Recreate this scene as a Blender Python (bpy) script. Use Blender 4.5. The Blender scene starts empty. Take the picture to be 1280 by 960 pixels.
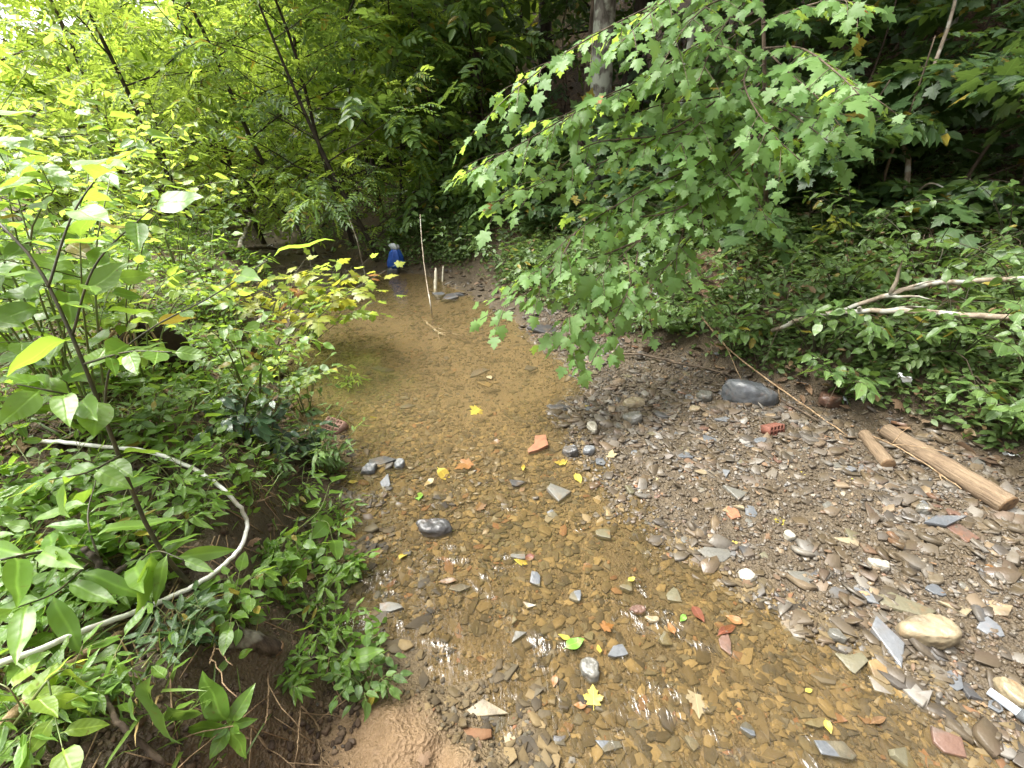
import bpy, math, random
import numpy as np
from mathutils import Vector, noise as mnoise
R = math.radians
S = bpy.context.scene
C = S.collection

# ------------------------------------------------------------------ camera, world, sun, exposure
CAMZ, PITCH, F = 1.6, R(26.7), 576.0            # F in pixels of a 1280 px wide picture
cam = bpy.data.cameras.new('camera'); cam.sensor_width = 36; cam.lens = 36 * F / 1280
cam.clip_start = 0.02; cam.clip_end = 2000
camo = bpy.data.objects.new('camera', cam); C.objects.link(camo)
camo.location = (0, 0, CAMZ); camo.rotation_euler = (math.pi / 2 - PITCH, 0, 0)
S.camera = camo

SUN_EL, SUN_AZ = R(62), R(-78)                  # azimuth from +Y towards +X
w = bpy.data.worlds.new('World'); S.world = w; w.use_nodes = True
nt = w.node_tree; nt.nodes.clear()
sky = nt.nodes.new('ShaderNodeTexSky'); sky.sky_type = 'NISHITA'; sky.sun_disc = False
sky.sun_elevation = SUN_EL; sky.sun_rotation = SUN_AZ; sky.air_density = 1.0; sky.dust_density = 6.0; sky.ozone_density = 1.0
hs = nt.nodes.new('ShaderNodeHueSaturation'); hs.inputs['Saturation'].default_value = 0.2
bg = nt.nodes.new('ShaderNodeBackground'); bg.inputs[1].default_value = 0.15
ow = nt.nodes.new('ShaderNodeOutputWorld')
nt.links.new(sky.outputs[0], hs.inputs['Color']); nt.links.new(hs.outputs[0], bg.inputs[0]); nt.links.new(bg.outputs[0], ow.inputs[0])

sl = bpy.data.lights.new('sun', 'SUN'); sl.energy = 2.8; sl.angle = R(36); sl.color = (1.0, 0.965, 0.90)
so = bpy.data.objects.new('sun', sl); C.objects.link(so)
sd = Vector((math.sin(SUN_AZ) * math.cos(SUN_EL), math.cos(SUN_AZ) * math.cos(SUN_EL), math.sin(SUN_EL)))
so.rotation_euler = sd.to_track_quat('Z', 'Y').to_euler(); so.location = (-6, 6, 14)
S.view_settings.view_transform = 'Standard'; S.view_settings.look = 'None'
S.view_settings.exposure = 2.0; S.view_settings.gamma = 1
S.render.engine = 'CYCLES'
cy = S.cycles
cy.max_bounces = 8; cy.diffuse_bounces = 5; cy.glossy_bounces = 3; cy.transmission_bounces = 4; cy.transparent_max_bounces = 8
cy.caustics_reflective = False; cy.caustics_refractive = False; cy.use_denoising = True
cy.sample_clamp_indirect = 6

# ------------------------------------------------------------------ pixel <-> world
cP, sP = math.cos(PITCH), math.sin(PITCH)
def ray(px, py):
    u, v = (px - 640) / F, (480 - py) / F
    return np.array([u, cP + v * sP, -sP + v * cP])
def P(px, py, d):                                # the point seen at (px,py) at camera depth d
    return np.array([0, 0, CAMZ]) + ray(px, py) * d
# ------------------------------------------------------------------ noise
_lat = np.random.RandomState(11).rand(256, 256)
def vnoise(x, y, s=1.0, o=0.0):
    x = np.asarray(x, float) * s + 37.3 + o; y = np.asarray(y, float) * s + 91.7 + o * 1.7
    xi = np.floor(x).astype(int); yi = np.floor(y).astype(int); fx = x - xi; fy = y - yi
    fx = fx * fx * (3 - 2 * fx); fy = fy * fy * (3 - 2 * fy)
    a = _lat[xi % 256, yi % 256]; b = _lat[(xi + 1) % 256, yi % 256]; c = _lat[xi % 256, (yi + 1) % 256]; d = _lat[(xi + 1) % 256, (yi + 1) % 256]
    return (a * (1 - fx) + b * fx) * (1 - fy) + (c * (1 - fx) + d * fx) * fy - 0.5
def fbm(x, y, s, n=4, o=0.0):
    t = 0
    for i in range(n): t = t + vnoise(x, y, s * 2 ** i, o + i * 7.1) * 0.55 ** i
    return t
def sstep(a, b, x):
    t = np.clip((x - a) / (b - a), 0, 1); return t * t * (3 - 2 * t)

# ------------------------------------------------------------------ terrain
# shoreline of the creek (metres), left bank first and away from the camera, then back down the gravel side
WATER = [(0.35, -1.0), (0.1, .3), (-.08, .72), (-.38, .95), (-.60, 1.2), (-.75, 1.5), (-.94, 2.0), (-1.27, 2.6), (-1.80, 3.3), (-2.2, 4.4), (-2.35, 5.5),
         (-2.25, 6.5), (-1.9, 6.85), (-1.3, 6.75), (-.9, 6.2), (-.5, 5.5), (0, 4.8), (.4, 3.85), (.62, 3.2), (.36, 2.75), (.45, 2.2), (.62, 1.78), (.9, 1.42), (1.22, 1.14), (1.55, .78), (2.2, .1), (2.4, -1.0)]
# foot of the banks: water and gravel bar together, with the dry stony channel going off behind on the left
FLOOR = [(-.6, -1.0), (-.5, .3), (-.52, .72), (-.55, .95), (-.70, 1.2), (-.82, 1.5), (-1.0, 2.0), (-1.33, 2.6), (-1.9, 3.3), (-2.35, 4.4), (-2.55, 5.5), (-3.6, 6.9), (-5.3, 8.6), (-8.0, 11.5),
         (-6.4, 12), (-4.2, 9.0), (-2.3, 7.2), (-1.6, 6.95), (-1.1, 6.9), (-.6, 6.3), (-.2, 5.6), (.35, 4.9), (.75, 4.2), (1.05, 3.75), (1.55, 3.3), (1.95, 2.78), (2.3, 2.45), (2.62, 1.95), (3.0, 1.2), (3.2, .2), (3.3, -1.0)]
def sdf(poly, x, y):
    x = np.asarray(x, float); y = np.asarray(y, float)
    d = np.full(x.shape, 1e9); ins = np.zeros(x.shape, bool)
    n = len(poly)
    for i in range(n):
        ax, ay = poly[i]; bx, by = poly[(i + 1) % n]
        ex, ey = bx - ax, by - ay
        t = np.clip(((x - ax) * ex + (y - ay) * ey) / (ex * ex + ey * ey), 0, 1)
        d = np.minimum(d, (x - ax - t * ex) ** 2 + (y - ay - t * ey) ** 2)
        c = (ay > y) != (by > y)
        if ey != 0: ins ^= c & (x < ax + (y - ay) * ex / ey)
    d = np.sqrt(d); return np.where(ins, -d, d)
def rightness(x, y):                             # 0 on the left bank's side, 1 on the hill's side
    line = np.where(y > 6.6, -2.0 + .07 * (y - 6.6), np.interp(y, [-1, 1, 3, 5, 6.6], [.8, .4, -.3, -1.0, -2.0]))
    return sstep(-.8, .8, x - line)
def height(x, y, detail=True):
    x = np.asarray(x, float); y = np.asarray(y, float)
    wx = x + .09 * vnoise(x, y, 2.3); wy = y + .09 * vnoise(x, y, 2.3, 5)
    dw = sdf(WATER, wx, wy); df = sdf(FLOOR, wx, wy)
    pool = sstep(1.9, 3.2, y)
    bed = -np.clip(-dw, 0, 1) * (.05 + .16 * pool); bed = np.maximum(bed, -.02 - .085 * pool)
    bar = np.clip(dw, 0, 2) * .055
    z = np.where(dw < 0, bed, bar)
    rt = rightness(x, y); d = np.maximum(df, 0)
    near = 1 - sstep(1.3, 2.6, y)
    wid = .30 + .35 * (1 - near)
    lz = (.40 + .1 * near) * sstep(0, 1, d / wid) + .10 * np.minimum(d, 8) + .02 * np.clip(d - 8, 0, 60)
    hill = np.clip(d - .35, 0, None)
    rz = .26 * sstep(0, .5, d) + .40 * np.minimum(hill, 3) + .62 * np.clip(hill - 3, 0, 22) + .1 * np.clip(hill - 25, 0, 100)
    z = z + lz * (1 - rt) + rz * rt
    if detail:
        out = sstep(0, .5, d)
        z = z + out * (.16 * fbm(x, y, .7, 3) + .05 * fbm(x, y, 4, 3, 3))
        z = z + (1 - out) * .018 * fbm(x, y, 7, 3, 9)
        mb = np.exp(-(((x + .28) / .27) ** 2 + ((y - .66) / .22) ** 2))       # the low bar of wet mud in front
        z = z + mb * (.05 + .075 * fbm(x, y, 11, 4, 4))
        face = sstep(.0, .12, df) * (1 - sstep(.3, .8, df)) * (1 - rt)
        z = z + face * (.10 * fbm(x, y, 8, 4, 2))
    return z
def hz(x, y): return float(height(np.array([x]), np.array([y]))[0])
def G(px, py):                                   # the ground point seen at (px,py)
    d = ray(px, py); ts = np.concatenate([np.arange(.5, 8, .01), np.arange(8, 60, .05)])
    p = np.array([0, 0, CAMZ]) + ts[:, None] * d
    k = np.argmax(p[:, 2] < height(p[:, 0], p[:, 1])); return p[k]
def PG(px, py, off):                              # a point held off m in front of the ground seen at (px,py)
    g = G(px, py); d = ray(px, py); t = (g[2] - CAMZ) / d[2]; return np.array([0, 0, CAMZ]) + d * (t - off)
def axis(lo, hi, step, far, g=1.18):
    a = list(np.arange(lo, hi, step)); s = step; v = hi; R_ = [v]
    while v < far: s *= g; v += s; R_.append(v)
    L = []; s = step; v = lo
    while v > -far: s *= g; v -= s; L.append(v)
    return np.array(L[::-1] + a + R_)

# ------------------------------------------------------------------ object helpers
def tag(o, label=None, cat=None, group=None, kind=None):
    if label: o['label'] = label
    if cat: o['category'] = cat
    if group: o['group'] = group
    if kind: o['kind'] = kind
    return o
def empty(name, loc, label, cat, group=None):
    o = bpy.data.objects.new(name, None); C.objects.link(o); o.location = tuple(float(v) for v in loc); o.empty_display_size = .1
    return tag(o, label, cat, group)
class MB:
    """collects vertices / faces with two point attributes: rnd (one random value per piece) and luv (piece-local coordinates)"""
    def __init__(s): s.v = []; s.r = []; s.l = []; s.q = []; s.t = []; s.n = 0
    def add(s, v, quads=(), tris=(), rnd=.5, luv=None):
        v = np.asarray(v, float); m = len(v)
        s.v.append(v); s.r.append(np.full(m, rnd) if np.isscalar(rnd) else np.asarray(rnd)); s.l.append(v * 0 if luv is None else np.asarray(luv))
        if len(quads): s.q.append(np.asarray(quads) + s.n)
        if len(tris): s.t.append(np.asarray(tris) + s.n)
        s.n += m
    def inst(s, T, M, loc, rnd):                 # T template, M (N,3,3) with columns = local axes (scaled), loc (N,3)
        N = len(loc)
        if N == 0: return
        m = len(T['v'])
        V = np.einsum('nij,mj->nmi', M, T['v']) + loc[:, None, :]
        s.v.append(V.reshape(-1, 3))
        rr = np.repeat(rnd, m)
        if 'dr' in T: rr = np.mod(rr + np.tile(T['dr'], N) * .35, 1)
        s.r.append(rr); s.l.append(np.tile(T['l'], (N, 1)))
        off = s.n + np.arange(N)[:, None, None] * m
        if len(T['q']): s.q.append((T['q'][None] + off).reshape(-1, 4))
        if len(T['t']): s.t.append((T['t'][None] + off).reshape(-1, 3))
        s.n += N * m
    def tube(s, pts, rad, k=8, rnd=.5, caps=True, wob=0, seed=0):
        pts = np.asarray(pts, float); n = len(pts); rad = np.broadcast_to(np.asarray(rad, float), (n,))
        tg = np.gradient(pts, axis=0); tg /= np.linalg.norm(tg, axis=1)[:, None] + 1e-9
        ref = np.array([0, 0, 1.]) if abs(tg[0][2]) < .9 else np.array([1., 0, 0])
        a = np.cross(tg[0], ref); a /= np.linalg.norm(a)
        V = []; L = []; rs = np.random.RandomState(seed); ac = 0
        for i in range(n):
            a = a - tg[i] * a.dot(tg[i]); a /= np.linalg.norm(a) + 1e-9
            b = np.cross(tg[i], a)
            if i: ac += np.linalg.norm(pts[i] - pts[i - 1])
            for j in range(k):
                th = 2 * math.pi * j / k
                rr = rad[i] * (1 + wob * (rs.rand() - .5))
                V.append(pts[i] + rr * (math.cos(th) * a + math.sin(th) * b)); L.append((math.cos(th), math.sin(th), ac))
        Q = [(i * k + j, i * k + (j + 1) % k, (i + 1) * k + (j + 1) % k, (i + 1) * k + j) for i in range(n - 1) for j in range(k)]
        Tt = []
        if caps:
            c0, c1 = len(V), len(V) + 1
            V += [pts[0], pts[-1]]; L += [(0, 0, 0), (0, 0, ac)]
            Tt = [(c0, (j + 1) % k, j) for j in range(k)] + [(c1, (n - 1) * k + j, (n - 1) * k + (j + 1) % k) for j in range(k)]
        s.add(V, Q, Tt, rnd, L)
    def build(s, name, mat, parent=None, smooth=True, origin=None):
        me = bpy.data.meshes.new(name)
        V = np.concatenate(s.v); org = np.zeros(3) if origin is None else np.asarray(origin, float)
        if parent is not None: org = np.array(parent.location) if parent.parent is None else np.array(parent.location) * 0 + np.array(parent.get('_org', (0, 0, 0)))
        V = V - org
        me.vertices.add(len(V)); me.vertices.foreach_set('co', V.astype(np.float32).ravel())
        q = np.concatenate(s.q) if s.q else np.zeros((0, 4), int); t = np.concatenate(s.t) if s.t else np.zeros((0, 3), int)
        me.loops.add(q.size + t.size); me.loops.foreach_set('vertex_index', np.concatenate([q.ravel(), t.ravel()]).astype(np.int32))
        me.polygons.add(len(q) + len(t))
        me.polygons.foreach_set('loop_start', np.concatenate([np.arange(len(q)) * 4, q.size + np.arange(len(t)) * 3]).astype(np.int32))
        me.update(calc_edges=True)
        if smooth: me.polygons.foreach_set('use_smooth', np.ones(len(me.polygons), bool))
        me.attributes.new('rnd', 'FLOAT', 'POINT').data.foreach_set('value', np.concatenate(s.r).astype(np.float32))
        me.attributes.new('luv', 'FLOAT_VECTOR', 'POINT').data.foreach_set('vector', np.concatenate(s.l).astype(np.float32).ravel())
        me.validate(); me.materials.append(mat)
        o = bpy.data.objects.new(name, me); C.objects.link(o)
        if parent is not None: o.parent = parent
        else: o.location = tuple(org)
        return o
def spline(pts, n=24):
    pts = np.asarray(pts, float)
    if len(pts) < 3:
        t = np.linspace(0, 1, n)[:, None]; return pts[0] * (1 - t) + pts[-1] * t
    p = np.vstack([2 * pts[0] - pts[1], pts, 2 * pts[-1] - pts[-2]]); out = []
    for u in np.linspace(0, len(pts) - 1 - 1e-6, n):
        i = int(u); t = u - i; a, b, c, d = p[i:i + 4]
        out.append(.5 * (2 * b + (c - a) * t + (2 * a - 5 * b + 4 * c - d) * t * t + (3 * b - a - 3 * c + d) * t ** 3))
    return np.array(out)

# ------------------------------------------------------------------ materials
class N:
    def __init__(s, name):
        s.m = bpy.data.materials.new(name); s.m.use_nodes = True; s.t = s.m.node_tree; s.t.nodes.clear()
        s.out = s.n('OutputMaterial')
    def n(s, t, **kw):
        x = s.t.nodes.new('ShaderNode' + t)
        for k, v in kw.items(): setattr(x, k, v)
        return x
    def l(s, a, b): s.t.links.new(a, b)
    def set(s, sock, v):
        if isinstance(v, bpy.types.NodeSocket): s.l(v, sock)
        elif isinstance(v, tuple) and len(v) == 3 and sock.type == 'RGBA': sock.default_value = (*v, 1)
        else: sock.default_value = v
    def math(s, op, a, b=None, c=None, clamp=False):
        x = s.n('Math', operation=op); x.use_clamp = clamp
        for i, v in enumerate((a, b, c)):
            if v is not None: s.set(x.inputs[i], v)
        return x.outputs[0]
    def mix(s, f, a, b, mode='MIX'):
        x = s.n('Mix', data_type='RGBA', blend_type=mode); s.set(x.inputs[0], f); s.set(x.inputs[6], a); s.set(x.inputs[7], b); return x.outputs[2]
    def noise(s, scale, detail=3, rough=.55, vec=None, out=0):
        x = s.n('TexNoise'); x.inputs['Scale'].default_value = scale; x.inputs['Detail'].default_value = detail; x.inputs['Roughness'].default_value = rough
        if vec is not None: s.l(vec, x.inputs['Vector'])
        return x.outputs[out]
    def geo(s): return s.n('NewGeometry').outputs['Position']
    def attr(s, a, o='Fac'): return s.n('Attribute', attribute_name=a).outputs[o]
    def ramp(s, f, stops, mode='LINEAR'):
        x = s.n('ValToRGB'); x.color_ramp.interpolation = mode; e = x.color_ramp.elements
        while len(e) < len(stops): e.new(.5)
        for k, (p, c) in enumerate(stops): e[k].position = p; e[k].color = (*c, 1) if len(c) == 3 else c
        s.set(x.inputs[0], f); return x.outputs[0]
    def step(s, lo, hi, v):
        x = s.n('MapRange', interpolation_type='SMOOTHSTEP'); s.set(x.inputs[0], v); x.inputs[1].default_value = lo; x.inputs[2].default_value = hi; return x.outputs[0]
    def bump(s, h, dist, strength=1.0, nrm=None):
        x = s.n('Bump'); x.inputs['Distance'].default_value = dist; x.inputs['Strength'].default_value = strength; s.l(h, x.inputs['Height'])
        if nrm is not None: s.l(nrm, x.inputs['Normal'])
        return x.outputs[0]
    def bsdf(s, col, rough=.6, spec=.5, nrm=None, **kw):
        x = s.n('BsdfPrincipled'); s.set(x.inputs['Base Color'], col); s.set(x.inputs['Roughness'], rough); s.set(x.inputs['Specular IOR Level'], spec)
        if nrm is not None: s.l(nrm, x.inputs['Normal'])
        for k, v in kw.items(): s.set(x.inputs[k], v)
        return x.outputs[0]
    def done(s, sh): s.l(sh, s.out.inputs[0]); return s.m

def leaf_mat(name, dark, light, trans, tf=.45, rough=.42, spec=.5, odd=(.25, .2, .03), oddf=.03, vein=True):
    m = N(name); r = m.attr('rnd'); luv = m.n('Attribute', attribute_name='luv').outputs['Vector']
    sep = m.n('SeparateXYZ'); m.l(luv, sep.inputs[0])
    ax = m.math('ABSOLUTE', sep.outputs[0])
    col = m.mix(r, dark, light)
    blot = m.noise(14, 2, .5, m.geo())
    col = m.mix(m.math('MULTIPLY', blot, .45), col, light)
    spot = m.math('MULTIPLY', m.step(.655, .70, m.noise(75, 2, .6, m.geo())), .75); col = m.mix(spot, col, (.10, .065, .022))
    fr = m.math('FRACT', m.math('MULTIPLY', r, 17.31))
    isodd = m.math('LESS_THAN', fr, oddf)
    col = m.mix(isodd, col, odd)
    nrm = None
    if vein:
        rib = m.math('SUBTRACT', 1, m.step(.0, .035, ax))
        sv = m.math('SINE', m.math('MULTIPLY', m.math('SUBTRACT', sep.outputs[1], m.math('MULTIPLY', ax, .9)), 42))
        col = m.mix(m.math('MULTIPLY', rib, .35), col, tuple(min(1, c * 2.2) for c in light))
        hgt = m.math('SUBTRACT', m.math('MULTIPLY', sv, .5), m.math('MULTIPLY', rib, 2))
        nrm = m.bump(hgt, .0008, .35)
    b = m.bsdf(col, rough, spec, nrm)
    tr = m.n('BsdfTranslucent'); tc = m.mix(.6, col, trans); tc = m.mix(isodd, tc, odd); m.l(tc, tr.inputs[0])
    x = m.n('MixShader'); x.inputs[0].default_value = tf; m.l(b, x.inputs[1]); m.l(tr.outputs[0], x.inputs[2])
    return m.done(x.outputs[0])
def bark_mat(name, c1, c2, scale=18, lichen=None, lf=.5, rough=.85):
    m = N(name); g = m.geo(); mp = m.n('Mapping'); mp.inputs['Scale'].default_value = (1, 1, .3); m.l(g, mp.inputs[0])
    n1 = m.noise(scale, 5, .65, mp.outputs[0]); n2 = m.noise(scale * .35, 3, .5, g)
    col = m.mix(m.step(.35, .65, n1), c1, c2)
    if lichen is not None: col = m.mix(m.math('MULTIPLY', m.step(.60 - lf * .25, .66 - lf * .1, n2), .85), col, lichen)
    return m.done(m.bsdf(col, rough, .3, m.bump(n1, .012, .8)))
def stone_mat(name, c1, c2, c3, rough=.32, rust=(.20, .085, .025), rustf=.25, spec=.5, sil=None):
    m = N(name); g = m.geo()
    n1 = m.noise(60, 4, .6, g); n2 = m.noise(11, 3, .55, g); n3 = m.noise(220, 2, .5, g)
    col = m.mix(n1, c1, c2); col = m.mix(m.step(.5, .7, n2), col, c3)
    col = m.mix(m.math('MULTIPLY', m.step(.56, .72, m.noise(17, 4, .6, g)), rustf * 2, clamp=True), col, rust)
    rr = m.math('ADD', rough - .12, m.math('MULTIPLY', n2, .4))
    return m.done(m.bsdf(col, rr, spec, m.bump(m.math('ADD', n1, m.math('MULTIPLY', n3, .4)), .004, .7)))
def flakes_mat(name, stops, rough, silt=None, siltf=0, spec=.45):
    m = N(name); g = m.geo(); r = m.attr('rnd')
    col = m.ramp(r, stops, 'CONSTANT')
    n1 = m.noise(90, 3, .6, g); n2 = m.noise(7, 3, .6, g)
    v = m.math('FRACT', m.math('MULTIPLY', r, 23.7))
    col = m.mix(1, col, m.ramp(v, [(0, (.55, .55, .55)), (1, (1.35, 1.35, 1.35))]), 'MULTIPLY')
    col = m.mix(m.math('MULTIPLY', n1, .5), col, (.06, .045, .03))
    if silt: col = m.mix(m.math('MULTIPLY', m.step(.35, .65, n2), siltf), col, silt)
    rr = m.math('ADD', rough, m.math('MULTIPLY', m.math('FRACT', m.math('MULTIPLY', r, 7.7)), .3))
    return m.done(m.bsdf(col, rr, spec, m.bump(n1, .003, .6)))
def plain(name, col, rough=.5, spec=.5, col2=None, sc=30, bd=.002, **kw):
    m = N(name); g = m.geo(); n1 = m.noise(sc, 4, .6, g)
    c = m.mix(m.step(.4, .7, n1), col, col2 or tuple(v * .6 for v in col))
    return m.done(m.bsdf(c, rough, spec, m.bump(n1, bd, .6), **kw))

# ground: masks computed on the vertices say only where bed, mud and forest litter lie
def ground_mat():
    m = N('ground_soil'); g = m.geo()
    bed, lit, grav, wet = m.attr('bed'), m.attr('litter'), m.attr('grav'), m.attr('bar_mud'); rf = m.attr('riffle')
    nb = m.noise(9, 5, .62, g); nf = m.noise(55, 4, .6, g); nc = m.noise(2.2, 4, .6, g)
    vo = m.n('TexVoronoi'); vo.inputs['Scale'].default_value = 42; m.l(g, vo.inputs['Vector'])
    vo2 = m.n('TexVoronoi'); vo2.inputs['Scale'].default_value = 85; m.l(g, vo2.inputs['Vector'])
    mud = m.mix(m.step(.35, .7, nb), (.036, .026, .015), (.095, .069, .038)); mud = m.mix(m.math('MULTIPLY', nf, .5), mud, (.12, .087, .050)); mud = m.mix(m.math('MULTIPLY', wet, .8), mud, (.19, .12, .06))
    bedc = m.mix(m.step(.3, .7, nb), (.085, .060, .030), (.155, .112, .056)); bedc = m.mix(m.math('MULTIPLY', nf, .5), bedc, (.06, .042, .022)); bedc = m.mix(m.math('MULTIPLY', rf, m.step(.4, .6, nc)), bedc, (.05, .036, .02))
    gc = m.mix(.5, m.ramp(vo2.outputs['Color'], [(0, (.028, .021, .013)), (.5, (.062, .046, .026)), (1, (.075, .063, .044))]), mud)
    litc = m.ramp(vo.outputs['Color'], [(0, (.03, .018, .010)), (.45, (.07, .04, .02)), (.8, (.13, .075, .035)), (1, (.06, .06, .025))])
    litc = m.mix(m.step(.45, .7, nc), litc, (.035, .022, .012))
    col = m.mix(bed, mud, bedc); col = m.mix(grav, col, gc); col = m.mix(lit, col, litc)
    ng = m.noise(160, 3, .6, g); h = m.math('ADD', m.math('MULTIPLY', nb, .5), m.math('MULTIPLY', nf, .5)); h = m.math('ADD', h, m.math('MULTIPLY', ng, .25)); h = m.math('ADD', h, m.math('MULTIPLY', vo2.outputs['Distance'], .3))
    rough = m.math('ADD', m.math('MULTIPLY', nb, .35), .42); rough = m.math('ADD', rough, m.math('MULTIPLY', lit, .25))
    return m.done(m.bsdf(col, rough, .4, m.bump(h, .028, .9)))
def water_mat():
    m = N('creek_water'); g = m.geo()
    sep = m.n('SeparateXYZ'); m.l(g, sep.inputs[0])
    riff = m.math('SUBTRACT', 1, m.step(1.3, 3.0, sep.outputs[1]))
    mp = m.n('Mapping'); mp.inputs['Rotation'].default_value = (0, 0, R(28)); mp.inputs['Scale'].default_value = (1.0, .33, 1); m.l(g, mp.inputs[0])
    n1 = m.noise(7, 2, .5, mp.outputs[0]); n2 = m.noise(26, 3, .6, mp.outputs[0]); n3 = m.noise(60, 2, .5, mp.outputs[0])
    patch = m.step(.50, .68, m.noise(2.6, 3, .6, g))
    pool = m.math('ADD', m.math('MULTIPLY', n1, .35), m.math('MULTIPLY', n2, .10))
    rif = m.math('ADD', m.math('MULTIPLY', n2, 1.0), m.math('MULTIPLY', n3, .5))
    h = m.math('ADD', pool, m.math('MULTIPLY', m.math('MULTIPLY', rif, riff), m.math('ADD', .08, m.math('MULTIPLY', patch, .50))))
    nrm = m.bump(h, .035, 1.0)
    fr = m.n('Fresnel'); fr.inputs[0].default_value = 1.33; m.l(nrm, fr.inputs['Normal'])
    gl = m.n('BsdfGlossy'); gl.inputs['Roughness'].default_value = .14; m.l(nrm, gl.inputs['Normal']); gl.inputs[0].default_value = (1, 1, 1, 1)
    tr = m.n('BsdfTransparent'); tr.inputs[0].default_value = (.945, .885, .745, 1)
    df = m.n('BsdfDiffuse'); df.inputs[0].default_value = (.25, .19, .095, 1); tb = m.n('MixShader'); m.l(m.math('ADD', .06, m.math('MULTIPLY', m.step(1.6, 3.4, sep.outputs[1]), .09)), tb.inputs[0]); m.l(tr.outputs[0], tb.inputs[1]); m.l(df.outputs[0], tb.inputs[2])
    x = m.n('MixShader'); m.l(m.math('MULTIPLY', fr.outputs[0], 1.25, clamp=True), x.inputs[0]); m.l(tb.outputs[0], x.inputs[1]); m.l(gl.outputs[0], x.inputs[2])
    return m.done(x.outputs[0])

M = {}
M['ground'] = ground_mat(); M['water'] = water_mat()
M['lf_bright'] = leaf_mat('leaf_bright', (.11, .19, .026), (.21, .30, .046), (.60, .76, .10), .56, .42, oddf=.02, odd=(.35, .30, .03))  # greens raised: sunlight and haze on the left are put into the colour
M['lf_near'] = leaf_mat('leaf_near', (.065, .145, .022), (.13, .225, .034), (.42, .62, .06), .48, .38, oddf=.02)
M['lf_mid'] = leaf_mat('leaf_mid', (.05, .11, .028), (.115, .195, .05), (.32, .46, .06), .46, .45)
M['lf_dark'] = leaf_mat('leaf_dark', (.028, .066, .02), (.062, .115, .036), (.16, .25, .035), .38, .45)  # darker greens: shade is put into the leaf colour
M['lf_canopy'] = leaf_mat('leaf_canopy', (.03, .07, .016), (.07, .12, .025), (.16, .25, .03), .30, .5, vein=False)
M['lf_maple'] = leaf_mat('leaf_maple', (.075, .165, .040), (.135, .235, .070), (.46, .62, .07), .50, .50, .32, oddf=.004, odd=(.32, .12, .02), vein=False)
M['lf_glossy'] = leaf_mat('leaf_glossy', (.022, .05, .022), (.045, .085, .04), (.08, .14, .03), .22, .30, .6)
M['lf_bank'] = leaf_mat('leaf_bank', (.05, .105, .024), (.105, .175, .045), (.25, .38, .05), .38, .42, .5)
M['lf_cover'] = leaf_mat('leaf_cover', (.05, .095, .024), (.12, .185, .055), (.25, .36, .06), .38, .5, oddf=.05, odd=(.22, .15, .07), vein=False)
M['lf_yellow'] = leaf_mat('leaf_yellowing', (.13, .20, .03), (.26, .27, .04), (.6, .6, .06), .42, .42, oddf=.05, odd=(.24, .11, .03))
M['lf_grass'] = leaf_mat('leaf_grass', (.06, .12, .02), (.14, .21, .04), (.35, .5, .06), .4, .45, oddf=.08, odd=(.3, .22, .09), vein=False)
M['lf_litter'] = flakes_mat('dead_leaf', [(0, (.075, .042, .02)), (.3, (.12, .068, .032)), (.55, (.17, .10, .05)), (.75, (.20, .13, .07)), (.9, (.05, .03, .018))], .6)
M['bark_dark'] = bark_mat('bark_dark', (.022, .016, .012), (.06, .048, .036))
M['bark_grey'] = bark_mat('bark_grey', (.055, .048, .038), (.15, .138, .115), 22, (.28, .30, .24), .6)
M['bark_brown'] = bark_mat('bark_brown', (.04, .028, .018), (.11, .082, .055))
M['bark_pale'] = bark_mat('bark_pale', (.16, .125, .085), (.33, .28, .21), 24, (.42, .42, .36), .4)
M['stem_green'] = plain('stem_green', (.10, .14, .04), .5, .4, (.13, .11, .045), 20)
M['stem_dark'] = plain('stem_dark', (.035, .035, .018), .55, .4, (.075, .06, .03), 40)
M['dead_wood'] = bark_mat('dead_wood', (.13, .085, .045), (.30, .21, .12), 26)
M['log_wood'] = bark_mat('peeled_log', (.30, .19, .095), (.46, .32, .17), 13, (.17, .10, .055), .25, .7)
def log_mat():
    m = N('peeled_log'); luv = m.n('Attribute', attribute_name='luv').outputs['Vector']; mp = m.n('Mapping'); mp.inputs['Scale'].default_value = (1, 1, 1.6); m.l(luv, mp.inputs[0])
    n1 = m.noise(5, 6, .7, mp.outputs[0]); n2 = m.noise(9, 4, .6, m.geo()); n3 = m.noise(45, 3, .6, m.geo())
    c = m.ramp(n1, [(.3, (.06, .042, .026)), (.45, (.15, .105, .064)), (.6, (.215, .155, .095)), (.75, (.27, .205, .135))])
    c = m.mix(m.math('MULTIPLY', m.step(.5, .68, n2), .7), c, (.12, .08, .048)); c = m.mix(m.math('MULTIPLY', n3, .35), c, (.07, .05, .03))
    return m.done(m.bsdf(c, .75, .3, m.bump(m.math('ADD', n1, m.math('MULTIPLY', n3, .4)), .012, .9)))
M['log_wood'] = log_mat()
M['log_end'] = plain('log_end', (.16, .10, .05), .8, .3, (.05, .03, .018), 45)
M['rotten'] = bark_mat('rotten_bark', (.025, .018, .012), (.10, .075, .05), 40, (.24, .23, .18), .55)
M['hose'] = plain('white_plastic', (.66, .66, .62), .5, .5, (.40, .37, .29), 16, .0006)
M['blue'] = plain('blue_plastic', (.012, .055, .27), .45, .4, (.018, .085, .36), 22, .008)
M['greyp'] = plain('grey_plastic', (.40, .43, .46), .35, .5, (.30, .33, .36), 14)
M['white_lit'] = plain('white_film', (.72, .74, .74), .4, .5, (.55, .56, .55), 20)
M['bone'] = plain('weathered_stake', (.46, .43, .33), .8, .3, (.30, .27, .19), 35)
M['brick'] = plain('brick_red', (.16, .06, .038), .75, .3, (.09, .04, .028), 50, .003)
M['brickwet'] = plain('brick_orange', (.21, .095, .05), .5, .4, (.13, .062, .036), 30, .002)
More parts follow.
